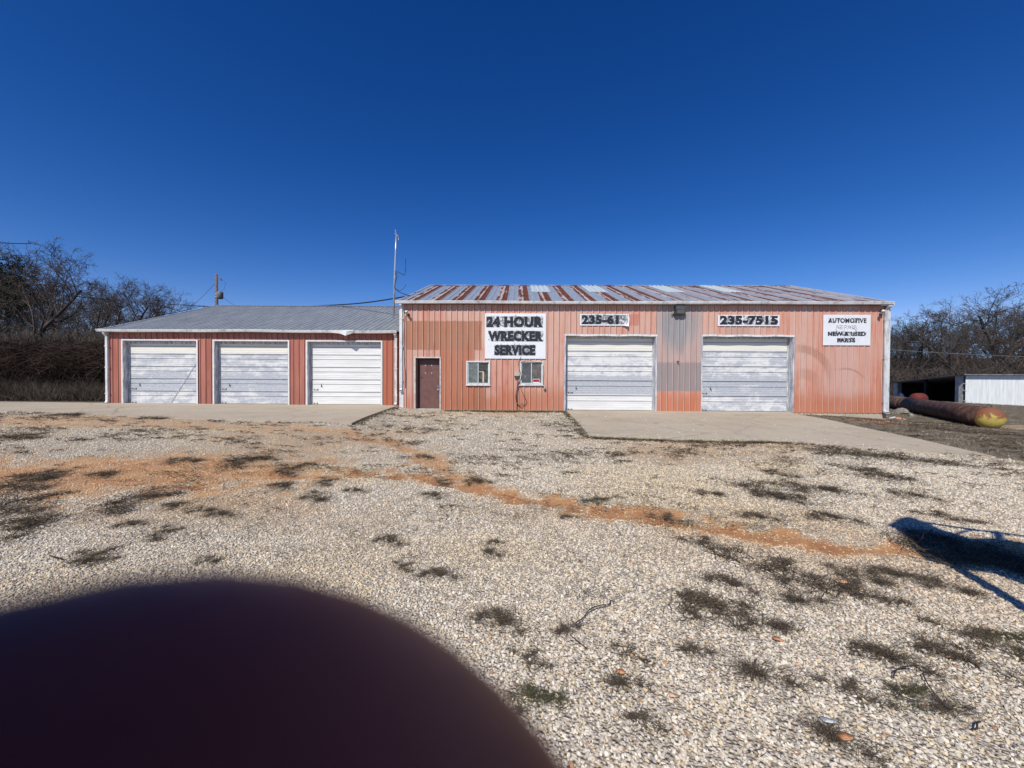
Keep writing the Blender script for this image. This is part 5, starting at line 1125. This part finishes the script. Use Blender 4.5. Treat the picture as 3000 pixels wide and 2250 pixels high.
tree(160, 760, 33, 1, 'bare tree right of the big leaning one', None, 2.0)
tree(245, 826, 38, 4, 'slim bare tree in the gap left of the wing roof', None, 0.5)
tree(340, 812, 40, 5, 'bare tree with crooked fork above the wing eave', None, 3.6)
tree(405, 822, 44, 3, 'bare tree with long arching limbs above the wing roof', None, 5.0)
tree(470, 832, 42, 2, 'forked bare tree nearest the utility pole', None, 1.5)
tree(520, 868, 50, 1, 'small bare tree low behind the wing roof', None, 0.3)
rr = random.Random(5)
for i in range(13):
    x = -120+i*34+rr.uniform(-15, 15); tree(x, (800+max(0, x)*0.14)+rr.uniform(-14, 26), rr.uniform(40, 60), rr.randrange(6), 'bare grey tree in the dense wood behind the low wing', 'bare trees in the left wood', rr.uniform(0, 6))
tree(2960, 838, 56, 3, 'tallest bare tree above the white shed wall', None, 0.7)
tree(2855, 880, 54, 0, 'bare tree with bright trunk left of the tallest one on the right', None, 2.4)
tree(2760, 912, 58, 1, 'bare tree above the open shed', None, 4.0)
tree(2680, 925, 62, 5, 'slim bare tree between garage and shed', None, 1.1)
tree(2625, 968, 60, 2, 'bare tree just right of the garage corner', None, 3.0)
for i in range(19):
    x = 2560+i*31+rr.uniform(-12, 12); tree(x, 975-(x-2560)*0.22+rr.uniform(-14, 30), rr.uniform(60, 82), rr.randrange(6), 'bare brown tree in the dense wood behind the shed', 'bare trees in the right wood', rr.uniform(0, 6))
# evergreen behind the big left tree
r2 = np.random.default_rng(4); n = 2600; c_ = at_depth(20, 850, 36)
dirs = r2.normal(size=(n, 3)); dirs /= np.linalg.norm(dirs, axis=1)[:, None]; cl = dirs*(r2.random((n, 1))**0.4)*np.array([1.9, 1.9, 2.6]); cl *= (1+0.35*np.sin(dirs[:, 0:1]*5+dirs[:, 2:3]*7))
ev = empty('cedar_tree', (c_.x, 36, float(ground_z(c_.x, 36))), 0, 'dark green evergreen behind the big leaning tree', 'tree')
hz_ = c_.z-ev.location.z
me = rib_mesh('crown', np.repeat(cl, 5, 0)+np.array([0, 0, hz_]), (lambda d: d/np.linalg.norm(d, axis=1)[:, None])(np.repeat(dirs, 5, 0)*0.6+r2.normal(size=(n*5, 3))*0.6), r2.uniform(0.15, 0.4, n*5), r2.uniform(0.02, 0.05, n*5), r2.uniform(0, 0.4, n*5), seg=1, seed=3)
link('crown', me, hmat('cedar_green', (0.012, 0.022, 0.014), (0.022, 0.036, 0.022), (0.04, 0.055, 0.03), 1), ev)
m = MB(); m.tube([(0, 0, -0.3), (0, 0, hz_+1.5)], [0.2, 0.05], 7); m.build('trunk', BARK, ev)

# ---- thickets (nobody could count the stems)
def thicket(name, xr, yr, zf, n, Lr, Wr, mat, label, seed, lift=0.0, el=(0.2, 1.5), droop=0.2, layers=1.0, mask=None):
    r = np.random.default_rng(seed); P = np.stack([r.uniform(*xr, n), r.uniform(*yr, n)], 1)
    if mask is not None: P = P[mask(P)]
    n = len(P); z = ground_z(P[:, 0], P[:, 1])+r.random(n)**1.3*zf(P)*layers*0.75+lift
    a = r.uniform(0, 2*PI, n); e = r.uniform(*el, n); D = np.stack([np.cos(a)*np.cos(e), np.sin(a)*np.cos(e), np.sin(e)], 1)
    o = link(name, rib_mesh(name, np.concatenate([P, z[:, None]], 1), D, r.uniform(*Lr, n), r.uniform(*Wr, n), r.uniform(0, 0.7, n), seg=3, seed=seed, droop=droop), mat); return tag(o, label, kind='stuff')
BRUSH = hmat('brown_brush', (0.030, 0.022, 0.018), (0.055, 0.042, 0.034), (0.10, 0.08, 0.062), 0.7)
BRUSHR = hmat('red_brown_vines', (0.03, 0.02, 0.016), (0.05, 0.032, 0.026), (0.085, 0.058, 0.045), 0.6)
TANG = hmat('tan_tall_grass', (0.075, 0.06, 0.045), (0.13, 0.105, 0.078), (0.21, 0.175, 0.125), 0.8)
hh = lambda P: 3.1+0.5*np.sin(P[:, 0]*0.9)+0.3*np.sin(P[:, 0]*2.3+1)
thicket('bramble_thicket', (-34, -17.3), (18.6, 23.5), lambda P: hh(P)*1.0, 52000, (0.4, 1.3), (0.006, 0.016), BRUSH, 'dark tangled bramble thicket left of the low wing', 31)
thicket('vine_thicket', (-34, -18.5), (18.2, 21), lambda P: hh(P)*0.5, 16000, (0.5, 1.2), (0.006, 0.013), BRUSHR, 'reddish brown vines arching over the bramble thicket', 32, lift=1.5, el=(-0.3, 0.8), droop=0.5)
thicket('tall_dry_grass', (-34, -17.2), (16.9, 18.6), lambda P: 0.35+0*P[:, 0], 15000, (0.4, 1.1), (0.004, 0.009), hmat('dull_tall_grass', (0.045, 0.036, 0.028), (0.08, 0.065, 0.05), (0.13, 0.107, 0.08), 0.9), 'tall dull grass at the foot of the thicket', 33, el=(0.7, 1.5))
thicket('bank_grass', (-36, -16.5), (21.5, 30), lambda P: 0.9+0*P[:, 0], 20000, (0.5, 1.2), (0.006, 0.014), TANG, 'tan grass on the bank above the thicket', 34, lift=1.6, el=(0.5, 1.5))
thicket('left_underwood', (-75, -8), (30, 62), lambda P: 3.0+1.2*np.sin(P[:, 0]*0.4), 42000, (0.8, 2.2), (0.012, 0.028), TWIG, 'tangled underwood below the left trees', 35)
thicket('right_underwood', (34, 120), (48, 85), lambda P: 7.0+1.5*np.sin(P[:, 0]*0.3), 85000, (1.0, 2.6), (0.016, 0.035), TWIG, 'dense brown underwood behind the shed', 36, lift=-0.8)
thicket('right_scrub', (20, 60), (43, 50), lambda P: 1.6+0*P[:, 0], 26000, (0.4, 1.3), (0.01, 0.02), BRUSH, 'dark scrub at the edge of the right wood', 37, lift=-0.4)
# wooded slopes behind, closing the view
def hill(name, x0, x1, y0, y1, h, mat):
    xs = np.linspace(x0, x1, 60); ys = np.linspace(y0, y1, 20); X, Y = np.meshgrid(xs, ys); P = np.stack([X.ravel(), Y.ravel()], 1)
    t = (P[:, 1]-y0)/(y1-y0); z = ground_z(P[:, 0], P[:, 1])-0.3+h*np.sin(t*PI/2)*(0.8+0.4*fbm(P, 0.05, 3)); V = np.concatenate([P, z[:, None]], 1); i = np.arange(len(P)).reshape(20, 60)
    Q = np.stack([i[:-1, :-1].ravel(), i[:-1, 1:].ravel(), i[1:, 1:].ravel(), i[1:, :-1].ravel()], 1); o = link(name, mesh_np(name, V, Q), mat, None, True); tag(o, kind='structure')
HILLM = simple('leaf_litter_slope', (0.05, 0.038, 0.03), (0.09, 0.07, 0.055), 0.5, 0.95, 0.1, bump=0.2)
hill('hill', 20, 260, 80, 150, 11.5, HILLM); hill('hill', -260, -6, 58, 120, 7, HILLM)

# ================================================================= GRAVEL (geometry, nobody could count it)
def gravel():
    r = np.random.default_rng(99); out = []
    for y0, y1, dn, sz in ((0.0, 1.15, 2500, 0.0064), (1.15, 2.6, 4600, 0.0062), (2.6, 4.2, 3800, 0.0066), (4.2, 6.5, 2300, 0.0076), (6.5, 10.0, 800, 0.009), (10.0, 15.3, 260, 0.0115)):
        A = (y1-y0)*(2*(1.45*y1+1.2)); n = int(A*dn); P = np.stack([r.uniform(-1, 1, n)*(1.45*y1+1.2), r.uniform(y0, y1, n)], 1); P = P[np.abs(P[:, 0]) < 1.45*P[:, 1]+1.2]
        out.append(np.concatenate([P, sz*0.92*np.clip(r.lognormal(0, 0.36, len(P)), 0.4, 1.75)[:, None]], 1))
    A = np.concatenate(out); P = A[:, :2]; sz = A[:, 2]
    cl = clay(P); gr = grassy(P); keep = (~in_poly(P, LAPRON)) & (~in_poly(P, RAPRON)) & (r.random(len(P)) > cl*0.92) & (r.random(len(P)) > gr*0.99)
    P = P[keep]; sz = sz[keep]; cl = cl[keep]
    q = []
    for poly, cnt in ((RAPRON, 520), (LAPRON, 260)):
        e = along(poly[:5], cnt, 0.22); q.append(e[in_poly(e, poly)]); e = np.stack([r.uniform(min(p[0] for p in poly), max(p[0] for p in poly), cnt//3), r.uniform(8.5, 15.4, cnt//3)], 1); q.append(e[in_poly(e, poly)])
    q = np.concatenate(q); on_slab = np.concatenate([np.zeros(len(P), bool), np.ones(len(q), bool)]); P = np.concatenate([P, q]); sz = np.concatenate([sz, r.uniform(0.006, 0.014, len(q))]); cl = np.concatenate([cl, np.zeros(len(q))]); n = len(P)
    pal = np.array([[.70, .66, .595], [.78, .745, .68], [.60, .56, .49], [.50, .48, .45], [.74, .65, .48], [.66, .53, .35], [.44, .42, .40], [.66, .57, .48], [.82, .79, .74], [.5, .27, .15]])
    pr = np.array([.22, .20, .15, .10, .09, .05, .06, .06, .06, .01]); ci = r.choice(10, n, p=pr/pr.sum()); c = pal[ci]*r.uniform(0.88, 1.04, (n, 1))
    warm = fbm(P, 0.45, 44)[:, None]; c = c*np.array([[1.02, .975, .885]]); c = c*np.array([[1, 1, 1]])*(1-S(.45, .7, warm)*np.array([[.02, .08, .2]]))
    k = np.clip(cl*1.1, 0, 0.75)[:, None]; c = c*(1-k)+np.array([[.60, .375, .18]])*k
    me = bpy.data.meshes.new('gravel'); me.vertices.add(n); z = np.where(on_slab, slab_z(P[:, 0], P[:, 1])+sz*0.4, ground_z(P[:, 0], P[:, 1])+(fbm(P, 2.5, 3)-0.5)*0.03+rut(P)+sz*r.uniform(-0.1, 0.45, n))
    me.vertices.foreach_set('co', np.concatenate([P, z[:, None]], 1).astype(np.float32).ravel())
    at = me.attributes.new('rot', 'FLOAT_VECTOR', 'POINT'); ro = np.stack([r.normal(0, 0.5, n), r.normal(0, 0.5, n), r.uniform(0, 2*PI, n)], 1); at.data.foreach_set('vector', ro.astype(np.float32).ravel())
    at = me.attributes.new('siz', 'FLOAT_VECTOR', 'POINT'); ss = np.stack([sz*r.uniform(0.9, 1.5, n), sz*r.uniform(0.7, 1.1, n), sz*r.uniform(0.45, 0.85, n)], 1); at.data.foreach_set('vector', ss.astype(np.float32).ravel())
    at = me.attributes.new('tint', 'FLOAT_VECTOR', 'POINT'); at.data.foreach_set('vector', c.astype(np.float32).ravel())
    t = T('gravel_stone', 0.85, 0.2); ti = t.attr('tint', 'INSTANCER', 'Vector'); nz = t.noise(1.2, 3, 0.6)
    t.col(t.mix(t.rng(nz, 0.4, 0.7, 0, 0.35), ti, (0.36, 0.29, 0.20)))
    o = link('gravel', me, t.m); tag(o, 'loose pale gravel over the yard', kind='stuff')
    ng = bpy.data.node_groups.new('gravel_scatter', 'GeometryNodeTree'); ng.interface.new_socket('Geometry', in_out='INPUT', socket_type='NodeSocketGeometry'); ng.interface.new_socket('Geometry', in_out='OUTPUT', socket_type='NodeSocketGeometry')
    N = ng.nodes; L = ng.links; gi = N.new('NodeGroupInput'); go = N.new('NodeGroupOutput'); ip = N.new('GeometryNodeInstanceOnPoints'); ico = N.new('GeometryNodeMeshIcoSphere'); ico.inputs['Radius'].default_value = 1; ico.inputs['Subdivisions'].default_value = 2
    sp = N.new('GeometryNodeSetPosition'); nt = N.new('ShaderNodeTexNoise'); nt.inputs['Scale'].default_value = 1.1; nt.inputs['Detail'].default_value = 1; vm = N.new('ShaderNodeVectorMath'); vm.operation = 'SUBTRACT'; vm.inputs[1].default_value = (0.5, 0.5, 0.5); vs = N.new('ShaderNodeVectorMath'); vs.operation = 'SCALE'; vs.inputs['Scale'].default_value = 1.1
    L.new(nt.outputs['Color'], vm.inputs[0]); L.new(vm.outputs[0], vs.inputs[0]); L.new(vs.outputs[0], sp.inputs['Offset']); L.new(ico.outputs['Mesh'], sp.inputs['Geometry'])
    sm = N.new('GeometryNodeSetMaterial'); sm.inputs['Material'].default_value = t.m; L.new(sp.outputs[0], sm.inputs['Geometry'])
    def na(nm):
        q = N.new('GeometryNodeInputNamedAttribute'); q.data_type = 'FLOAT_VECTOR'; q.inputs['Name'].default_value = nm; return q.outputs['Attribute']
    L.new(gi.outputs[0], ip.inputs['Points']); L.new(sm.outputs[0], ip.inputs['Instance']); L.new(na('rot'), ip.inputs['Rotation']); L.new(na('siz'), ip.inputs['Scale']); L.new(ip.outputs[0], go.inputs[0])
    md = o.modifiers.new('scatter', 'NODES'); md.node_group = ng; print('gravel stones', n)
gravel()

# ================================================================= TWIGS, LEAF, FOIL ON THE GROUND
def gp(x, y, h=0.02): p = on_ground(x, y); return p+Vector((0, 0, h))
DTW = simple('dark_twig', (0.03, 0.022, 0.018), (0.06, 0.045, 0.035), 20, 0.8)
r3 = lambda x, y, h=0.02: gp(1400+x/1.3825, 1650+y/1.3825, h)
cord([r3(395, 255), r3(425, 235), r3(455, 205, 0.03), r3(500, 188, 0.03), r3(530, 180), r3(538, 168, 0.03), r3(552, 168)], 0.0035, 'twig', 'curved dark twig on the pale gravel', 'twig', DTW)
cord([r3(375, 305), r3(405, 330), r3(442, 360)], 0.002, 'twig', 'thin straight twig below the curved one', 'twig', DTW)
cord([r3(1680, 480), r3(1700, 460, 0.04), r3(1760, 455, 0.05), r3(1800, 460, 0.03), r3(1830, 470)], 0.0035, 'stick', 'forked dark stick among weeds at the right', 'stick', DTW)
cord([r3(1800, 462), r3(1825, 510), r3(1860, 555), r3(1900, 600), r3(1940, 610)], 0.003, 'stick', 'long crooked stick running down from the forked one', 'stick', DTW)
cord([r3(1640, 490), r3(1680, 520), r3(1730, 560), r3(1800, 580)], 0.0022, 'stick', 'thin stick curving below the forked stick', 'stick', DTW)
cord([r3(2000, 690), r3(2020, 688), r3(2022, 665), r3(2035, 660)], 0.004, 'twig', 'short hooked twig at the lower right', 'twig', DTW)
cord([gp(150, 1636), gp(165, 1640), gp(182, 1644)], 0.006, 'stick', 'short dark stick on the left gravel', 'stick', DTW)
def scrap(x, y, s, mat, name, label, cat, seed=1, asp=1.6):
    rr = random.Random(seed); m = MB(); N = 9; V = [(0, 0, s*0.35)]
    for i in range(N): a = 2*PI*i/N; q = s*rr.uniform(0.7, 1.1); V.append((math.cos(a)*q*asp, math.sin(a)*q, s*rr.uniform(0.0, 0.4)))
    V += [(x_, y_, z_-0.004) for x_, y_, z_ in V]
    F_ = [(0, 1+i, 1+(i+1) % N) for i in range(N)]+[(N+1, N+2+(i+1) % N, N+2+i) for i in range(N)]+[(1+i, N+2+i, N+2+(i+1) % N, 1+(i+1) % N) for i in range(N)]
    m.add(V, F_); o = m.build(name, mat, None, True); o.location = gp(x, y, 0.014); o.rotation_euler = (0, 0, rr.uniform(-0.9, -0.2)); return tag(o, label, cat)
LEAFM = simple('orange_leaf', (0.42, 0.17, 0.07), (0.55, 0.27, 0.13), 30, 0.6)
scrap(2477, 2168, 0.022, LEAFM, 'leaf', 'orange brown leaf near the bottom right', 'leaf', 1)
scrap(2278, 1879, 0.018, LEAFM, 'leaf', 'small red brown leaf below the dark weed mats', 'leaf', 2)
scrap(1820, 1975, 0.016, LEAFM, 'leaf', 'tiny red leaf left of the sprawling weed', 'leaf', 3)
scrap(1970, 2045, 0.018, simple('peach_stone', (0.6, 0.36, 0.2), (0.65, 0.45, 0.3), 20), 'stone', 'peach coloured stone in the lower middle', 'stone', 4, 1.1)
scrap(2465, 1710, 0.03, simple('peach_stone_big', (0.6, 0.33, 0.17), (0.65, 0.42, 0.25), 20), 'stone', 'orange stone beside the broad flat weed patch', 'stone', 5, 1.2)
scrap(2425, 2120, 0.016, simple('crumpled_foil', (0.35, 0.37, 0.38), (0.6, 0.62, 0.63), 60, 0.55, 0.4, 0.2), 'foil_scrap', 'crumpled bluish foil scrap near the bottom', 'litter', 6, 2.2)

# ================================================================= INVENTED SHADOW CASTER BEYOND THE RIGHT EDGE (unseen, added for its shadow)
YC = 1.0
def sh_pt(px, py):
    g = on_ground(px, py); t = (g.y-YC)/LDIR.y; return Vector((g.x, g.y, g.z))-LDIR*t
rk0 = sh_pt(2700, 1560)
caster = empty('shadow_caster', (rk0.x, YC, 0), 0, 'invented shadow rack beyond the right edge, seen only by its shadow', 'caster'); ro = Vector((rk0.x, YC, 0))
z5 = lambda x, y: sh_pt(2500+x/4.148, 1450+y/4.148)-ro
body = [z5(*p) for p in ((400, 370), (560, 280), (640, 268), (700, 275), (850, 330), (1000, 400), (1250, 480), (1400, 525), (1750, 530), (2074, 590), (2600, 690), (2600, 1180), (2074, 1080), (1800, 985), (1550, 900), (1320, 880), (1200, 870), (1050, 800), (900, 740), (700, 570), (560, 450), (480, 395))]  # outline run back along the sun from the wanted shadow
RKM = simple('caster_dark_paint', (0.04, 0.045, 0.05), (0.08, 0.07, 0.06), 5, 0.5)
m = MB(); m.prism(body, (0, -0.05, 0)); m.build('caster_panel', RKM, caster)
m = MB(); m.tube([z5(840, 335), z5(1300, 405), z5(2074, 510), z5(2700, 600)], 0.026, 8); m.build('caster_rail', RKM, caster)
m = MB(); m.tube([z5(1745, 450), z5(1760, 540)], 0.03, 8); m.build('caster_bracket', RKM, caster)
m = MB(); m.tube([z5(1255, 480), z5(1330, 448), z5(1480, 430)], 0.016, 8); m.build('caster_bracket', RKM, caster)
a_, b_ = z5(1260, 880), z5(2074, 1370); dd = (b_-a_); g_ = a_+dd*((-ro.z-a_.z)/dd.z) if abs(dd.z) > 1e-6 else b_
m = MB(); m.tube([a_, b_, g_], 0.05, 8); m.build('caster_leg', RKM, caster)
c_ = body[11]; m = MB(); m.tube([c_, (c_.x, c_.y, 0)], 0.05, 8); m.build('caster_leg', RKM, caster)
c_ = body[10]; m = MB(); m.tube([c_, (c_.x+0.2, c_.y-0.9, 0)], 0.05, 8); m.build('caster_leg', RKM, caster)

# ================================================================= THE PHOTOGRAPHER'S HAND AND PHONE
def skin_obj(name, chains, mat, parent=None, sub=3, root=0):
    """chains: list of [(co, r), ...]; first vertex index reuse through ('@', idx)"""
    V = []; R = []; E = []
    for ch in chains:
        prev = None
        for it in ch:
            if it[0] == '@': i = it[1]
            else: V.append(it[0]); R.append(it[1]); i = len(V)-1
            if prev is not None: E.append((prev, i))
            prev = i
    me = bpy.data.meshes.new(name); me.from_pydata(V, E, []); o = bpy.data.objects.new(name, me); COL.objects.link(o)
    md = o.modifiers.new('skin', 'SKIN'); md.use_smooth_shade = True
    for i, r_ in enumerate(R):
        sv = me.skin_vertices[0].data[i]; sv.radius = (r_ if isinstance(r_, tuple) else (r_, r_)); sv.use_root = (i == root)
    sb = o.modifiers.new('sub', 'SUBSURF'); sb.levels = sub; sb.render_levels = sub
    sm_ = o.modifiers.new('smooth', 'SMOOTH'); sm_.factor = 0.6; sm_.iterations = 14
    dg = bpy.context.evaluated_depsgraph_get(); m2 = bpy.data.meshes.new_from_object(o.evaluated_get(dg)); bpy.data.objects.remove(o)
    m2.name = name; m2.materials.clear(); return link(name, m2, mat, parent, True)
sk = T('skin', 0.5, 0.35); n_ = sk.noise(300, 3, 0.6); sk.col(sk.mix(sk.rng(n_, 0.3, 0.7), (0.31, 0.045, 0.023), (0.37, 0.056, 0.029)))
sk.b.inputs['Subsurface Weight'].default_value = 0.25; sk.b.inputs['Subsurface Radius'].default_value = (0.006, 0.0015, 0.0008); sk.b.inputs['Subsurface Scale'].default_value = 1.0
SKIN = sk.m
ho = Vector((0, 0, EYE))
hand = empty('hand', ho+Vector((-0.055, 0.0, -0.12)), 0, "photographer's hand, its dark fingertip covering the lower left of the view", 'hand'); hb = hand.location
def h(x, y, z): return tuple(ho+Vector((x, y, z))*0.001-hb)
# index fingertip stands just below the lens; the finger runs down and left behind the phone edge
ch = []
palm = [(h(-78, -6, -92), 0.023), (h(-66, -4, -76), 0.023), (h(-56, 0, -62), 0.018)]
index = [('@', 2), (h(-43, 6, -50), 0.0105), (h(-30, 7.5, -37), 0.0100), (h(-17, 5, -24.5), 0.0105), (h(-8.2, 4.4, -17.4), 0.0126), (h(-3.4, 4.0, -12.3), 0.0136), (h(-0.8, 3.5, -9.1), 0.0104)]
middle = [('@', 1), (h(-52, 8, -72), 0.0105), (h(-36, 10, -62), 0.0098), (h(-20, 5, -56), 0.0092), (h(-8, 2, -52), 0.0085), (h(-1, 1, -50), 0.006)]
ring = [('@', 1), (h(-56, 6, -84), 0.010), (h(-42, 9, -78), 0.0092), (h(-27, 6, -74), 0.0086), (h(-16, 2, -72), 0.0078), (h(-10, 1, -71), 0.0055)]
little = [('@', 0), (h(-64, 4, -97), 0.0092), (h(-52, 7, -94), 0.0082), (h(-39, 5, -92), 0.0074), (h(-29, 2, -90), 0.0066), (h(-25, 1, -90), 0.005)]
thumb = [('@', 1), (h(-62, -22, -70), 0.014), (h(-48, -27, -62), 0.0115), (h(-33, -26, -56), 0.0105), (h(-18, -25, -52), 0.0095), (h(-11, -25, -50), 0.007)]
wrist = [('@', 0), (h(-95, -12, -118), 0.025), (h(-112, -40, -160), 0.027), (h(-120, -90, -205), 0.032)]
skin_obj('palm_and_fingers', [palm, index, middle, ring, little, thumb, wrist], SKIN, hand)
skin_obj('sleeve', [[(h(-115, -62, -180), 0.038), (h(-124, -110, -222), 0.044), (h(-128, -190, -280), 0.052), (h(-120, -280, -330), 0.058)]], simple('dark_sleeve', (0.03, 0.03, 0.035), (0.05, 0.05, 0.055), 200, 0.9), hand)
phone = empty('smartphone', ho+Vector((0.05, -0.012, -0.02)), 0, 'black smartphone held in the hand, its lens taking the picture', 'phone'); pb_ = phone.location
def pbx(x0, x1, y0, y1, z0, z1, name, mat, bev):
    m = MB(); c = pb_-ho; m.box(x0/1000-c.x, x1/1000-c.x, y0/1000-c.y, y1/1000-c.y, z0/1000-c.z, z1/1000-c.z); return m.build(name, mat, phone, bevel=bev/1000)
PHM = simple('black_phone_glass', (0.012, 0.012, 0.014), (0.018, 0.018, 0.02), 50, 0.35, 0.4)
pbx(-20, 126, -15.5, -8, -58, 22, 'case', PHM, 2.5)
pbx(-14, 16, -7.95, -6, -16, 15, 'camera_bump', PHM, 0.9)
m = MB(); c = -(pb_-ho); m.tube([c+Vector((0, -0.006, 0)), c+Vector((0, -0.0016, 0)), c+Vector((0, -0.0012, 0))], [0.0062, 0.0062, 0.0045], 20); m.build('lens_ring', DARKM, phone)
